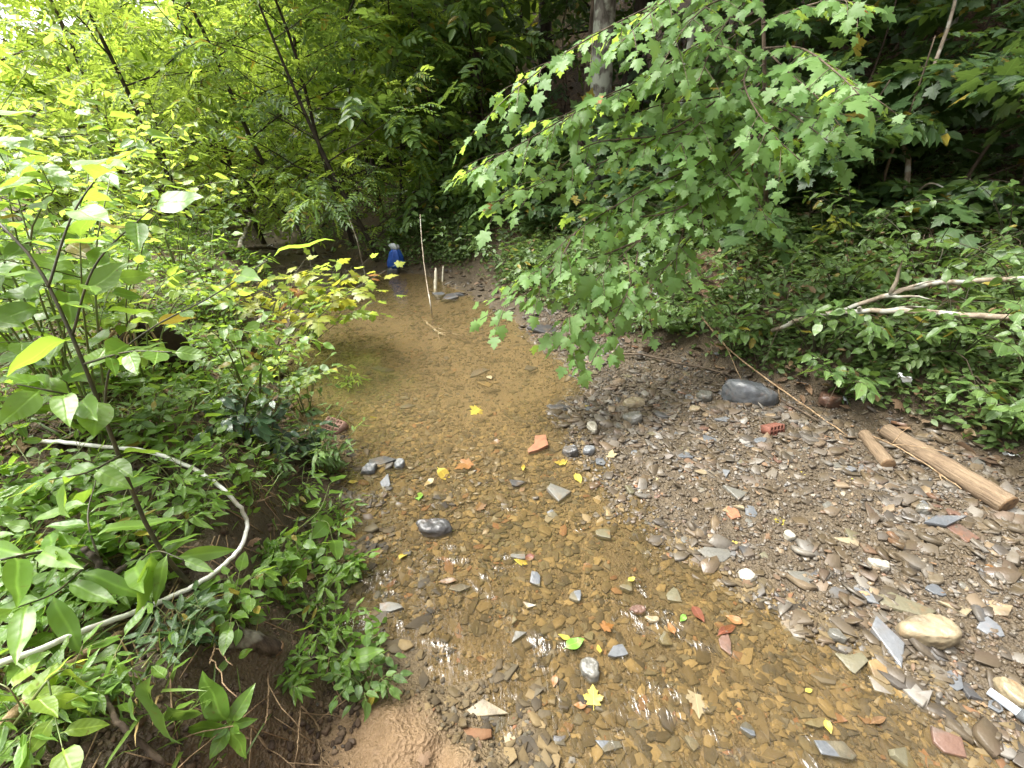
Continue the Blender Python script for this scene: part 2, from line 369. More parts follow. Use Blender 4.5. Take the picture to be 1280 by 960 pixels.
M['brickpale'] = plain('brick_pink', (.30, .18, .14), .6, .4, (.22, .13, .10), 50)
M['hole'] = plain('hollow_shade', (.03, .02, .014), .9, .2)
M['st_slate'] = stone_mat('slate', (.045, .05, .055), (.095, .10, .105), (.13, .13, .125), .30, rustf=.08)
M['st_grey'] = stone_mat('grey_stone', (.062, .060, .052), (.125, .12, .10), (.10, .083, .056), .36, rustf=.15)
M['st_blue'] = stone_mat('bluegrey_slate', (.075, .080, .084), (.14, .145, .15), (.09, .085, .075), .30, rustf=.08)
M['st_tan'] = stone_mat('tan_stone', (.14, .112, .066), (.225, .185, .115), (.10, .08, .05), .45, rustf=.2)
M['st_pale'] = stone_mat('pale_stone', (.21, .195, .155), (.30, .28, .225), (.14, .115, .08), .45, rustf=.06)
M['st_olive'] = stone_mat('olive_stone', (.065, .060, .038), (.12, .108, .064), (.09, .07, .036), .34, rustf=.2)
M['st_ochre'] = stone_mat('ochre_stone', (.14, .095, .04), (.19, .135, .058), (.09, .065, .03), .40, rustf=.2)
M['st_dark'] = stone_mat('wet_black_slate', (.025, .025, .026), (.06, .058, .056), (.07, .055, .04), .32, rustf=.15, spec=.5)
M['flake_bar'] = flakes_mat('gravel_shale', [(0, (.036, .032, .027)), (.17, (.07, .06, .048)), (.34, (.12, .11, .092)), (.46, (.11, .078, .048)), (.60, (.075, .052, .036)), (.72, (.17, .125, .075)), (.82, (.15, .142, .125)), (.90, (.15, .072, .038)), (.93, (.22, .19, .14)), (.96, (.08, .083, .084))], .36, (.058, .043, .024), .95)
M['flake_bed'] = flakes_mat('silted_shale', [(0, (.042, .034, .021)), (.22, (.095, .072, .037)), (.40, (.060, .055, .039)), (.55, (.135, .099, .048)), (.68, (.026, .025, .022)), (.86, (.17, .125, .062)), (.935, (.13, .06, .03)), (.965, (.12, .115, .10))], .55, (.12, .088, .045), .38, .12)
for k_, c_ in dict(yellow=(.34, .28, .05), pale=(.26, .21, .12), orange=(.20, .095, .032), red=(.13, .045, .025), green=(.12, .25, .035), brown=(.13, .075, .035)).items():
    M['fl_' + k_] = leaf_mat('fallen_leaf_' + k_, tuple(v * .85 for v in c_), c_, c_, .2, .4, .5, oddf=0)

# ------------------------------------------------------------------ leaf templates: +Y to the tip, +Z the upper side, length 1
def t_leaf(width=.5, seg=6, fold=.10, droop=.22, shape=1.0, peak=.42, pet=.0, serr=0):
    t = np.linspace(0, 1, seg + 1)
    e = math.log(.5) / math.log(peak)
    wd = width / 2 * np.sin(np.pi * t ** e) ** shape
    if serr: wd = wd * (1 + serr * (np.arange(seg + 1) % 2 - .5))
    V = []; 
    for i in range(seg + 1):
        z = -droop * t[i] ** 2 + .04 * math.sin(t[i] * 9); y = pet + t[i] * (1 - .12 * droop)
        V += [(-wd[i], y, z + wd[i] * fold * 2), (0, y, z), (wd[i], y, z + wd[i] * fold * 2)]
    V = np.array(V); q = []
    for i in range(seg):
        a = i * 3; q += [(a, a + 1, a + 4, a + 3), (a + 1, a + 2, a + 5, a + 4)]
    L = V.copy(); L[:, 2] = 0; L[:, 1] -= pet
    if pet:
        b = len(V); pw = .012
        V = np.vstack([V, [(-pw, 0, .0), (pw, 0, 0), (pw, pet, 0), (-pw, pet, 0)]]); L = np.vstack([L, np.zeros((4, 3))]); q.append((b, b + 1, b + 2, b + 3))
    return dict(v=V, l=L, q=np.array(q), t=np.zeros((0, 3), int))
def t_maple(cup=.10, droop=.25, pet=.35, seed=0):
    rs = np.random.RandomState(seed)
    half = [(0, 0), (.10, -.05), (.24, -.06), (.42, -.03), (.36, .08), (.31, .15), (.45, .20), (.47, .28), (.60, .42), (.45, .44), (.38, .52), (.23, .50), (.24, .60), (.31, .74), (.17, .76), (.10, .88), (0, 1.06)]
    half = [(x * (1 + .12 * (rs.rand() - .5)), y + .04 * (rs.rand() - .5) * (0 < i < 14)) for i, (x, y) in enumerate(half)]
    out = half + [(-x, y) for x, y in half[-2:0:-1]]
    c = (0, .28); pts = [c] + out; mid = [(c[0] + (x - c[0]) * .5, c[1] + (y - c[1]) * .5) for x, y in out]
    pts += mid; n = len(out)
    V = []
    for i, (x, y) in enumerate(pts):
        rr = math.hypot(x, y - .28)
        V.append((x, y + pet, -droop * y * abs(y) - cup * x * x * 3 + (0.02 * rr * math.sin(5 * math.atan2(y - .28, x))) ))
    L = np.array([(x, y, 0) for x, y in pts]); V = np.array(V)
    q = [(1 + i, 1 + (i + 1) % n, 1 + n + (i + 1) % n, 1 + n + i) for i in range(n)]; t = [(0, 1 + n + i, 1 + n + (i + 1) % n) for i in range(n)]
    b = len(V); pw = .012
    V = np.vstack([V, [(-pw, 0, .0), (pw, 0, 0), (pw, pet, -.0), (-pw, pet, 0)]]); L = np.vstack([L, np.zeros((4, 3))]); q.append((b, b + 1, b + 2, b + 3))
    return dict(v=V, l=L, q=np.array(q), t=np.array(t))
def t_sprig(n=9, width=.5, seed=0, leaf=.34, flat=.18, droop=.25, ang=.95):
    """a flat spray of alternate leaves on a twig, length 1"""
    rs = np.random.RandomState(seed); V = []; L = []; q = []; dr = []
    ts = np.linspace(.08, 1, n)
    for i, t in enumerate(ts):
        side = 1 if i % 2 else -1
        if i == n - 1: a = 0
        else: a = side * (ang + .35 * (rs.rand() - .5))
        ln = leaf * (.75 + .5 * rs.rand()); wd = ln * width
        dx = np.array([math.sin(a), math.cos(a), -.35 * rs.rand() - .1]); dx /= np.linalg.norm(dx)
        px_ = np.array([math.cos(a), -math.sin(a), flat * 4 * (rs.rand() - .5)]); px_ /= np.linalg.norm(px_)
        up = np.cross(px_, dx)
        o = np.array([.02 * (rs.rand() - .5), t * .8, -droop * t * t + flat * (rs.rand() - .5) * .4])
        b = len(V)
        for (lx, ly, lz) in [(0, 0, 0), (-.42, .3, .10), (-.38, .68, .07), (0, 1, -.08), (.38, .68, .07), (.42, .3, .10)]:
            V.append(o + px_ * lx * wd + dx * ly * ln + up * lz * ln); L.append((lx * width, ly, 0)); dr.append(rs.rand() if ly == 0 else dr[-1])
        q += [(b, b + 3, b + 2, b + 1), (b, b + 5, b + 4, b + 3)]
    return dict(v=np.array(V), l=np.array(L), q=np.array(q), t=np.zeros((0, 3), int), dr=np.array(dr))
T_OV = [t_leaf(.52, 7, .10, .25, .9, .40, .10), t_leaf(.46, 7, .16, .40, .9, .42, .10), t_leaf(.56, 7, .05, .10, .95, .38, .10)]
T_HEART = [t_leaf(.80, 7, .10, .25, .75, .30, .18), t_leaf(.74, 7, .16, .35, .75, .30, .18)]
T_LAN = [t_leaf(.26, 6, .12, .35, .95, .40, .04), t_leaf(.30, 6, .16, .2, .95, .42, .04)]
T_MAP = [t_maple(.05, .15, .35, 1), t_maple(.12, .30, .40, 2), t_maple(-.05, .06, .3, 3), t_maple(.2, .2, .35, 4)]
T_SPR = [t_sprig(9, .5, i) for i in range(5)]
T_SPB = [t_sprig(7, .58, i + 20, .42, .2, .2) for i in range(4)]
def t_mapspray(seed):
    rs = np.random.RandomState(seed); V, L, q, t, dr = [], [], [], [], []; n = 0
    for i, tt in enumerate((.15, .4, .55, .8, .9)):
        T = T_MAP[i % 4]; a = (0 if i == 4 else (1 if i % 2 else -1) * (.9 + .3 * rs.rand())); s = .34 * (.8 + .4 * rs.rand()); c_, s_ = math.cos(a), math.sin(a)
        v = T['v'] * s; v[:, 2] -= v[:, 1] * .35 * rs.rand(); v[:, 2] += v[:, 0] * .4 * (rs.rand() - .5)
        v = v @ np.array([[c_, -s_, 0], [s_, c_, 0], [0, 0, 1]]) + (0, tt * .75, -.2 * tt * tt + .1 * (rs.rand() - .5))
        V.append(v); L.append(T['l']); q.append(T['q'] + n); t.append(T['t'] + n); dr.append(np.full(len(v), rs.rand())); n += len(v)
    return dict(v=np.vstack(V), l=np.vstack(L), q=np.vstack(q), t=np.vstack(t), dr=np.concatenate(dr))
T_SPM = [t_mapspray(i + 70) for i in range(4)]
T_SPF = [t_sprig(13, .42, i + 40, .22, .12, .3, 1.1) for i in range(4)]
T_SMALL = [t_leaf(.55, 3, .10, .2, .9, .42, .05)]
T_BLADE = [t_leaf(.045, 5, .2, .55, .5, .25), t_leaf(.06, 5, .2, .9, .5, .25), t_leaf(.04, 5, .2, .25, .5, .25)]

def frames(dirs, normals_up, size, roll):
    """rotation columns X,Y,Z with Y along dirs, Z near normals_up rolled by roll"""
    Y = dirs / (np.linalg.norm(dirs, axis=1)[:, None] + 1e-9)
    X = np.cross(Y, normals_up); X /= np.linalg.norm(X, axis=1)[:, None] + 1e-9
    Z = np.cross(X, Y)
    c, s = np.cos(roll)[:, None], np.sin(roll)[:, None]
    X2 = X * c + Z * s; Z2 = Z * c - X * s
    return np.stack([X2, Y, Z2], axis=2) * size[:, None, None]
def put_leaves(mb, rng, pos, dirs, T, size, roll=.35, up=(0, 0, 1), rnd=None):
    pos = np.asarray(pos); dirs = np.asarray(dirs); n = len(pos)
    if n == 0: return
    sz = size * np.exp(rng.normal(0, .22, n)); upv = np.tile(np.array(up, float), (n, 1)) + rng.normal(0, .25, (n, 3))
    Mx = frames(dirs, upv, sz, rng.normal(0, roll, n)); rn = rng.rand(n) if rnd is None else rnd
    pick = rng.randint(0, len(T), n)
    for k in range(len(T)):
        s = pick == k; mb.inst(T[k], Mx[s], pos[s], rn[s])
def along(rng, line, n, t0=.2, t1=1.0, ang=.9, droop=.25, flat=1.0, jit=.3):
    """leaf sites alternating along a polyline"""
    seg = np.linalg.norm(np.diff(line, axis=0), axis=1); cum = np.concatenate([[0], np.cumsum(seg)])
    ts = np.linspace(t0, t1, n) * cum[-1]; ps = []; ds = []
    for i, t in enumerate(ts):
        k = min(np.searchsorted(cum, t, 'right') - 1, len(seg) - 1); f = (t - cum[k]) / (seg[k] + 1e-9)
        p = line[k] * (1 - f) + line[k + 1] * f; d = (line[k + 1] - line[k]) / (seg[k] + 1e-9)
        side = np.cross(d, (0, 0, 1.)); ln = np.linalg.norm(side)
        if ln < .35:                              # steep stem: leaves go round it
            a = i * 2.4 + rng.rand(); side = np.array([math.cos(a), math.sin(a), 0]); d2 = d * .25 + side
        else:
            side = side / ln; sgn = 1 if i % 2 else -1
            d2 = d * math.cos(ang) + side * sgn * math.sin(ang)
            if i == n - 1: d2 = d
        d2 = d2 + rng.normal(0, jit, 3) * np.array([1, 1, .7]); d2[2] -= droop
        ps.append(p); ds.append(d2)
    return ps, ds
def grow(rng, p, d, L, r, lev, br, lf, nch=4, spread=.9, up=.05, wig=.22, leafn=6, t0=.3, flat=1.0):
    n = 7; pts = [np.array(p, float)]; d = np.array(d, float); d /= np.linalg.norm(d); ds = [d.copy()]
    for i in range(n - 1):
        d = d + rng.normal(0, wig / 2, 3) + np.array([0, 0, up]); d /= np.linalg.norm(d); pts.append(pts[-1] + d * L / (n - 1)); ds.append(d.copy())
    pts = np.array(pts); br.append((pts, np.linspace(r, max(r * .4, .0015), n)))
    if lev == 0:
        a, b = along(rng, pts, leafn, .15, 1.0, .8, .2); lf[0].extend(a); lf[1].extend(b); return
    for i, t in enumerate(np.linspace(t0, 1, nch)):
        k = min(int(t * (n - 1)), n - 1)
        ax = rng.normal(0, 1, 3); ax[2] *= .6; ax -= ds[k] * ax.dot(ds[k]); ax /= np.linalg.norm(ax) + 1e-9
        dd = ds[k] * math.cos(spread) + ax * math.sin(spread); dd[2] *= flat
        if t == 1: dd = ds[k]
        grow(rng, pts[k], dd, L * (.5 + .2 * rng.rand()), r * (1 - .55 * t) * .6, lev - 1, br, lf, nch, spread, up, wig, leafn, t0, flat)

# ------------------------------------------------------------------ the setting
xs = axis(-3.2, 3.6, .02, 260); ys = axis(.15, 7.0, .02, 260); ys = ys[ys > -60]
X, Y = np.meshgrid(xs, ys); Z = height(X, Y)
mb = MB(); nx, ny = len(xs), len(ys)
idx = np.arange(nx * ny).reshape(ny, nx)
mb.add(np.stack([X.ravel(), Y.ravel(), Z.ravel()], 1), np.stack([idx[:-1, :-1], idx[:-1, 1:], idx[1:, 1:], idx[1:, :-1]], -1).reshape(-1, 4))
ground = mb.build('ground', M['ground']); tag(ground, 'brown muddy creek bed, banks and leaf strewn forest slope', 'ground', kind='structure')
fx, fy = X.ravel(), Y.ravel()
dw = sdf(WATER, fx + .1 * vnoise(fx, fy, 3), fy); df = sdf(FLOOR, fx, fy); rt_ = rightness(fx, fy)
jit = fbm(fx, fy, 3, 3)
bedm = 1 - sstep(-.02, .10, dw + .1 * jit)
lit = sstep(.35, .9, df + .3 * jit) * (.55 + .45 * rt_)
grv = sstep(-.05, .12, dw) * (1 - sstep(-.1, .2, df + .25 * jit)) * rt_
mbm = np.exp(-(((fx + .30) / .36) ** 2 + ((fy - .66) / .30) ** 2) ** 2)
for nm, a in (('bed', bedm), ('litter', lit), ('grav', grv), ('bar_mud', mbm), ('riffle', .75 * (1 - sstep(1.6, 2.8, fy)) * (1 - mbm))):
    ground.data.attributes.new(nm, 'FLOAT', 'POINT').data.foreach_set('value', a.astype(np.float32))
gx = np.arange(-3.2, 3.0, .06); gy = np.arange(-.9, 7.4, .06); X, Y = np.meshgrid(gx, gy); dW = sdf(WATER, X, Y)
idx = np.arange(X.size).reshape(X.shape); ok = (dW < .18)
qm = ok[:-1, :-1] & ok[1:, :-1] & ok[:-1, 1:] & ok[1:, 1:]
q = np.stack([idx[:-1, :-1], idx[:-1, 1:], idx[1:, 1:], idx[1:, :-1]], -1)[qm]
mb = MB(); use = np.unique(q); remap = -np.ones(X.size, int); remap[use] = np.arange(len(use))
mb.add(np.stack([X.ravel()[use], Y.ravel()[use], np.zeros(len(use))], 1), remap[q])
tag(mb.build('creek_water', M['water']), 'shallow clear brown creek water running over shale', 'water', kind='structure')

# ------------------------------------------------------------------ stones
def slab_template(rs, n=None, thick=.22, elong=1.3, inset=.14, big=False):
    n = n or rs.randint(4, 7); a = np.sort((np.arange(n) + .75 * (rs.rand(n) - .5)) / n * 2 * np.pi)
    rad = .5 * (.65 + .6 * rs.rand(n)); x = np.cos(a) * rad * elong ** .5; y = np.sin(a) * rad / elong ** .5
    tilt = (rs.rand(2) - .5) * thick * .8
    rings = [(1 - inset * .6, -.5), (1.0, -.2), (1.0 - inset * .2, .42), (1 - inset, .5)]
    V = []
    for s, h in rings:
        jx = 1 + .05 * (rs.rand(n) - .5)
        for i in range(n): V.append((x[i] * s * jx[i], y[i] * s * jx[i], h * thick + (x[i] * tilt[0] + y[i] * tilt[1]) * (h > 0) + .04 * thick * rs.rand()))
    c0 = len(V); V.append((0, 0, -.5 * thick)); V.append((0, 0, .5 * thick + .05 * thick * rs.rand()))
    q = [(r * n + i, r * n + (i + 1) % n, (r + 1) * n + (i + 1) % n, (r + 1) * n + i) for r in range(3) for i in range(n)]
    t = [(c0, (i + 1) % n, i) for i in range(n)] + [(c0 + 1, 3 * n + i, 3 * n + (i + 1) % n) for i in range(n)]
    V = np.array(V); return dict(v=V, l=V.copy(), q=np.array(q), t=np.array(t))
rs = np.random.RandomState(5)
T_FLAKE = [slab_template(rs, thick=.08 + .16 * rs.rand(), elong=1 + 1.0 * rs.rand(), inset=.05) for _ in range(16)]
T_PEB = [slab_template(rs, 6, .45 + .3 * rs.rand(), 1 + .6 * rs.rand(), .35) for _ in range(6)]
def scatter_flakes(mb, rng, x, y, size, T, sink=.25, tilt=.18, z=None):
    n = len(x); z = height(x, y) if z is None else z
    yaw = rng.rand(n) * 2 * np.pi; tx = rng.normal(0, tilt, n); ty = rng.normal(0, tilt, n)
    Zv = np.stack([tx, ty, np.ones(n)], 1); Zv /= np.linalg.norm(Zv, axis=1)[:, None]
    Yv = np.stack([np.cos(yaw), np.sin(yaw), np.zeros(n)], 1); Yv -= Zv * (Yv * Zv).sum(1)[:, None]; Yv /= np.linalg.norm(Yv, axis=1)[:, None]
    Xv = np.cross(Yv, Zv); Mx = np.stack([Xv, Yv, Zv], 2) * size[:, None, None]
    pick = rng.randint(0, len(T), n); rn = rng.rand(n)
    th = np.array([np.ptp(t['v'][:, 2]) for t in T])[pick] * size
    loc = np.stack([x, y, z + th * (.5 - sink)], 1)
    for k in range(len(T)):
        s = pick == k; mb.inst(T[k], Mx[s], loc[s], rn[s])
def sample(rng, n, box, accept):
    x0, x1, y0, y1 = box; xs_, ys_ = [], []; c = 0
    while c < n:
        x = x0 + (x1 - x0) * rng.rand(n * 2); y = y0 + (y1 - y0) * rng.rand(n * 2) ** 1.25; a = rng.rand(n * 2) < accept(x, y)
        xs_.append(x[a]); ys_.append(y[a]); c += a.sum()
    return np.concatenate(xs_)[:n], np.concatenate(ys_)[:n]
rng = np.random.RandomState(21)
vis = lambda x, y: (np.abs(x) < .85 + 1.25 * y) * 1.0
# silt covered shale on the creek bed
mb = MB()
x, y = sample(rng, 21000, (-2.4, 2.2, .3, 6.6), lambda x, y: vis(x, y) * (sdf(WATER, x, y) < .03) * (.2 + .8 * sstep(-.25, .2, fbm(x, y, 1.6, 3, 2) + .25 - .3 * sstep(2.2, 3.6, y))) * (1 - .55 * sstep(2.3, 3.4, y)) * (1 - .8 * np.exp(-(((x + .32) / .3) ** 2 + ((y - .85) / .45) ** 2))))
scatter_flakes(mb, rng, x, y, .010 + .046 * rng.rand(len(x)) ** 2.2 + .028 * (rng.rand(len(x)) > .965), T_FLAKE, .30, .16)
x, y = sample(rng, 9000, (-1.6, 2.2, .3, 4), lambda x, y: vis(x, y) * (sdf(WATER, x, y) < .05) * (.3 + .7 * (fbm(x, y, 3, 2, 6) > 0)))
scatter_flakes(mb, rng, x, y, .005 + .014 * rng.rand(len(x)) ** 2, T_PEB, .2, .4)
tag(mb.build('creek_bed_shale', M['flake_bed'], smooth=False), 'silt covered flakes of shale lying under the shallow water', 'shale', kind='stuff')
# the gravel bar
mb = MB()
bar = lambda x, y: vis(x, y) * (sdf(WATER, x, y) > -.12) * (1 - sstep(-.05, .22, sdf(FLOOR, x, y))) * (rightness(x, y) > .5)
x, y = sample(rng, 17000, (.2, 3.2, .3, 5.0), lambda x, y: bar(x, y))
scatter_flakes(mb, rng, x, y, .006 + .018 * rng.rand(len(x)) ** 2.5, T_PEB, .25, .4)
x, y = sample(rng, 6600, (.1, 3.2, .3, 5.2), lambda x, y: bar(x, y) * (.15 + .85 * sstep(-.2, .15, fbm(x, y, 2, 3, 8))))
scatter_flakes(mb, rng, x, y, 0.018 + .075 * rng.rand(len(x)) ** 2.8, T_FLAKE, .2, .28)
x, y = sample(rng, 420, (-1.6, .9, 1.15, 3.2), lambda x, y: (sdf(WATER, x, y) < 0) * (fbm(x, y, 1.9, 3, 31) > .12) * 1.0)
scatter_flakes(mb, rng, x, y, .02 + .04 * rng.rand(len(x)) ** 2, T_FLAKE, .0, .3)
x, y = sample(rng, 700, (-8, .6, 4.8, 12), lambda x, y: (sdf(FLOOR, x, y) < .1) * (sdf(WATER, x, y) > -.02) * 1.0)
scatter_flakes(mb, rng, x, y, .03 + .09 * rng.rand(len(x)) ** 2, T_FLAKE, .2, .3)
tag(mb.build('gravel', M['flake_bar'], smooth=False), 'mixed grey and rusty shale gravel of the bar beside the creek', 'gravel', kind='stuff')

def stone(px, py, wpx, hpx, mat, label, name='stone', rough=False, yaw=None, thick=None, lift=0, cat='stone', group=None, tilt=.12):
    g = G(px, py + hpx * .25); dep = np.dot(g - np.array([0, 0, CAMZ]), [0, cP, -sP]); W = wpx * dep / F * 1.05
    fs = max(.35, min(.95, (CAMZ - g[2]) / np.linalg.norm(g - np.array([0, 0, CAMZ]))))
    seed = int(px * 7 + py * 13); r_ = np.random.RandomState(seed); D = hpx * dep / F / (fs + .25)
    th = thick or (.20 if not rough else .55); n = 9 if rough else 3 if 'triang' in label or 'wedge' in label else r_.randint(4, 7)
    T = slab_template(r_, n, th, 1.0, .30 if rough else .10)
    v = T['v'].copy(); v[:, 0] *= W; v[:, 1] *= max(D, W * .35); v[:, 2] *= min(W, max(D, W * .3)) * 1.0
    for i in range(len(v)):
        v[i] *= 1 + (.16 if rough else .05) * mnoise.noise(Vector(v[i] * 60 + seed))
    # finer surface
    a = yaw if yaw is not None else (r_.rand() - .5) * .5
    ca, sa = math.cos(a), math.sin(a); tx, ty = r_.normal(0, tilt, 2)
    v = v @ np.array([[ca, sa, 0], [-sa, ca, 0], [0, 0, 1]]); v[:, 2] += v[:, 0] * tx + v[:, 1] * ty
    zmin = v[:, 2].min(); wz = max(g[2], hz(g[0], g[1])); hgt = np.ptp(v[:, 2])
    base = np.array([g[0], g[1], wz]); v[:, 2] += -zmin - hgt * .3 + lift
    if wz < .0: v[:, 2] += max(0, (-wz) * .6)
    mb = MB(); mb.add(v + base, T['q'], T['t'], r_.rand(), T['v'])
    o = mb.build(name, mat, smooth=rough, origin=base)
    if not rough: bv = o.modifiers.new('bevel', 'BEVEL'); bv.width = min(.006, W * .05); bv.segments = 2; bv.limit_method = 'ANGLE'; bv.angle_limit = R(22)
    if rough:
        sb = o.modifiers.new('sub', 'SUBSURF'); sb.levels = sb.render_levels = 3; sb.subdivision_type = 'CATMULL_CLARK'
        tx_ = bpy.data.textures.new('rock_noise', 'CLOUDS'); tx_.noise_scale = W * .28; tx_.noise_depth = 3
        dm = o.modifiers.new('disp', 'DISPLACE'); dm.texture = tx_; dm.strength = W * .14; dm.texture_coords = 'LOCAL'
    return tag(o, label, cat, group)
STONES = [
 (932, 488, 66, 36, 'slate', 'large smooth dark slate boulder at the foot of the right bank', 1),
 (792, 505, 34, 15, 'tan', 'flat tan block on the gravel edge near the hanging maple leaves', 1),
 (790, 522, 24, 20, 'grey', 'grey angular block just in front of a flat tan block', 1),
 (741, 532, 15, 22, 'pale', 'small pale speckled cobble standing upright at the waterline', 1),
 (880, 495, 28, 16, 'grey', 'pale grey cobble left of the large dark slate boulder', 1),
 (868, 512, 20, 10, 'tan', 'small buff cobble behind the gravel bar', 1),
 (905, 523, 24, 12, 'blue', 'blue grey cobble in front of the large dark slate boulder', 0),
 (697, 612, 32, 40, 'grey', 'broad grey slate flake lying in the riffle below the orange brick shard', 0),
 (645, 605, 24, 14, 'dark', 'small black slate left of the broad grey flake in the riffle', 0),
 (712, 564, 20, 18, 'dark', 'rounded dark stone right of the orange brick shard', 1),
 (735, 562, 18, 14, 'blue', 'blue grey lump beside a rounded dark stone in the shallows', 1),
 (893, 691, 44, 22, 'grey', 'grey slab with a yellow leaf blade lying across it', 0),
 (933, 720, 28, 18, 'pale', 'whitish flat pebble at the edge of the water near a grey slab', 1),
 (1062, 675, 30, 15, 'tan', 'buff oval stone in the middle of the gravel bar', 0),
 (1056, 691, 22, 9, 'grey', 'thin grey stone tucked in front of the buff oval stone', 0),
 (1000, 718, 36, 16, 'grey', 'brown grey slab right of the whitish pebble', 0),
 (1080, 740, 20, 30, 'blue', 'narrow upright blue grey flake beside the olive slab', 0),
 (1124, 750, 66, 28, 'olive', 'wide olive slab with a rusty stripe on the lower gravel', 0),
 (1110, 790, 42, 58, 'blue', 'long blue grey slate blade pointing down to the water', 0),
 (1157, 786, 58, 46, 'tan', 'knobbly pale yellow rock beside the long slate blade', 1),
 (1196, 758, 46, 22, 'tan', 'smooth wedge of tan sandstone right of the olive slab', 0),
 (1096, 705, 28, 18, 'pale', 'chalky white stone above the olive slab', 1),
 (1232, 782, 34, 20, 'blue', 'blue grey flat stone near the right edge of the gravel', 0),
 (1225, 765, 26, 14, 'tan', 'small orange tan stone at the right edge of the gravel', 0),
 (1100, 838, 46, 30, 'ochre', 'drowned ochre leaf shaped stone below the long slate blade', 0),
 (645, 795, 28, 26, 'grey', 'sandy grey triangular flake in the middle of the riffle', 0),
 (660, 757, 20, 18, 'pale', 'small light triangular flake above the sandy grey one', 0),
 (640, 773, 18, 16, 'olive', 'olive chip between two triangular flakes', 0),
 (737, 835, 28, 34, 'grey', 'speckled grey wedge next to a green leaf in the riffle', 1),
 (771, 812, 28, 26, 'blue', 'shiny blue slate chip right of a green leaf', 0),
 (762, 935, 36, 20, 'slate', 'dark slate rectangle near the front of the stream', 0),
 (605, 888, 66, 18, 'tan', 'long thin brown slab at the tip of the mud bar', 0),
 (487, 757, 32, 20, 'grey', 'grey flat stone beside the muddy left bank', 0),
 (545, 661, 56, 22, 'dark', 'overturned wet black slate in midstream', 1),
 (575, 735, 24, 12, 'dark', 'low wet black stone splitting the current', 0),
 (668, 720, 18, 26, 'slate', 'slim dark upright chip beside a yellow leaf', 0),
 (1040, 935, 62, 22, 'slate', 'dark slate plank shedding water at the front right', 0),
 (1180, 925, 40, 34, 'brown', 'reddish brown drowned slab at the lower right', 0),
 (921, 610, 24, 28, 'grey', 'grey triangular slate standing on the gravel below the brick', 0),
 (905, 588, 18, 16, 'blue', 'little blue grey stone above a grey triangular slate', 0),
 (925, 632, 18, 16, 'tan', 'buff chip in front of a grey triangular slate', 0),
 (878, 588, 28, 11, 'tan', 'buff flat stone left of the little blue grey one', 0),
 (1048, 580, 18, 11, 'grey', 'square grey stone below the short log', 0),
 (1062, 585, 16, 12, 'blue', 'pale blue stone touching a square grey stone', 0),
 (986, 669, 15, 15, 'pale', 'cream oval pebble in the centre of the gravel', 1),
 (855, 568, 22, 14, 'slate', 'dark flat stone on the gravel left of the broken brick', 0),
 (1266, 862, 34, 40, 'tan', 'large buff boulder at the right edge beside the plastic pipe', 1),
 (700, 509, 30, 11, 'dark', 'row end black slate at the right shoreline of the pool', 0),
 (740, 510, 26, 12, 'slate', 'slate next to the shoreline under the hanging maple leaves', 0),
 (1035, 500, 34, 20, 'brown', 'red brown squared block tucked under the bank plants', 1),
 (1182, 655, 62, 12, 'slate', 'long slate lid resting on a brown brick at right', 0),
 (479, 575, 48, 13, 'dark', 'long black slate on the small shoal by the left bank', 0),
 (462, 588, 22, 14, 'slate', 'dark chip in the small shoal by the left bank', 1),
 (500, 582, 16, 14, 'blue', 'pale blue lump on the small shoal by the left bank', 1),
 (481, 603, 14, 24, 'slate', 'upright slate sliver below the small shoal', 0),
 (480, 470, 26, 9, 'dark', 'black slate breaking the surface at the left of the pool', 0),
 (512, 515, 18, 8, 'dark', 'small wet stone breaking the surface in the pool', 0),
 (598, 474, 26, 10, 'dark', 'dark slates breaking the surface in the middle of the pool', 0),
 (663, 465, 18, 8, 'dark', 'dark stone breaking the surface at the right of the pool', 0),
 (608, 488, 20, 10, 'ochre', 'yellowish drowned stone in the pool', 0),
 (550, 371, 20, 10, 'slate', 'slate of the small dark pile by the pale stake, left one', 0),
 (563, 374, 22, 10, 'dark', 'black slate of the small pile by the pale stake, front one', 0),
 (573, 368, 18, 10, 'slate', 'slate of the small dark pile by the pale stake, right one', 0),
 (683, 412, 40, 14, 'dark', 'dark wet slab half hidden behind the hanging maple leaves', 0),
 (795, 765, 24, 14, 'brown', 'reddish wet stone in the fast water right of centre', 1),
 (815, 775, 20, 12, 'tan', 'tan pebble touching a reddish wet stone in fast water', 1),
 (1045, 790, 20, 26, 'grey', 'grey pebble between the riffle and the long slate blade', 1),
 (1020, 905, 30, 14, 'olive', 'olive drowned flake near the front right', 0),
 (905, 800, 18, 40, 'brown', 'reddish sliver of shale lying along the current', 0),
 (1150, 640, 18, 12, 'grey', 'grey stone between the long log and the slate lid', 1),
]
M['st_brown'] = stone_mat('brown_stone', (.075, .04, .028), (.12, .068, .046), (.07, .05, .036), .4, rustf=.2)
for px, py, wp, hp, mt, lb, rg in STONES:
    stone(px, py, wp, hp, M['st_' + mt], lb, rough=bool(rg), lift=.025 if 'lid' in lb else 0)
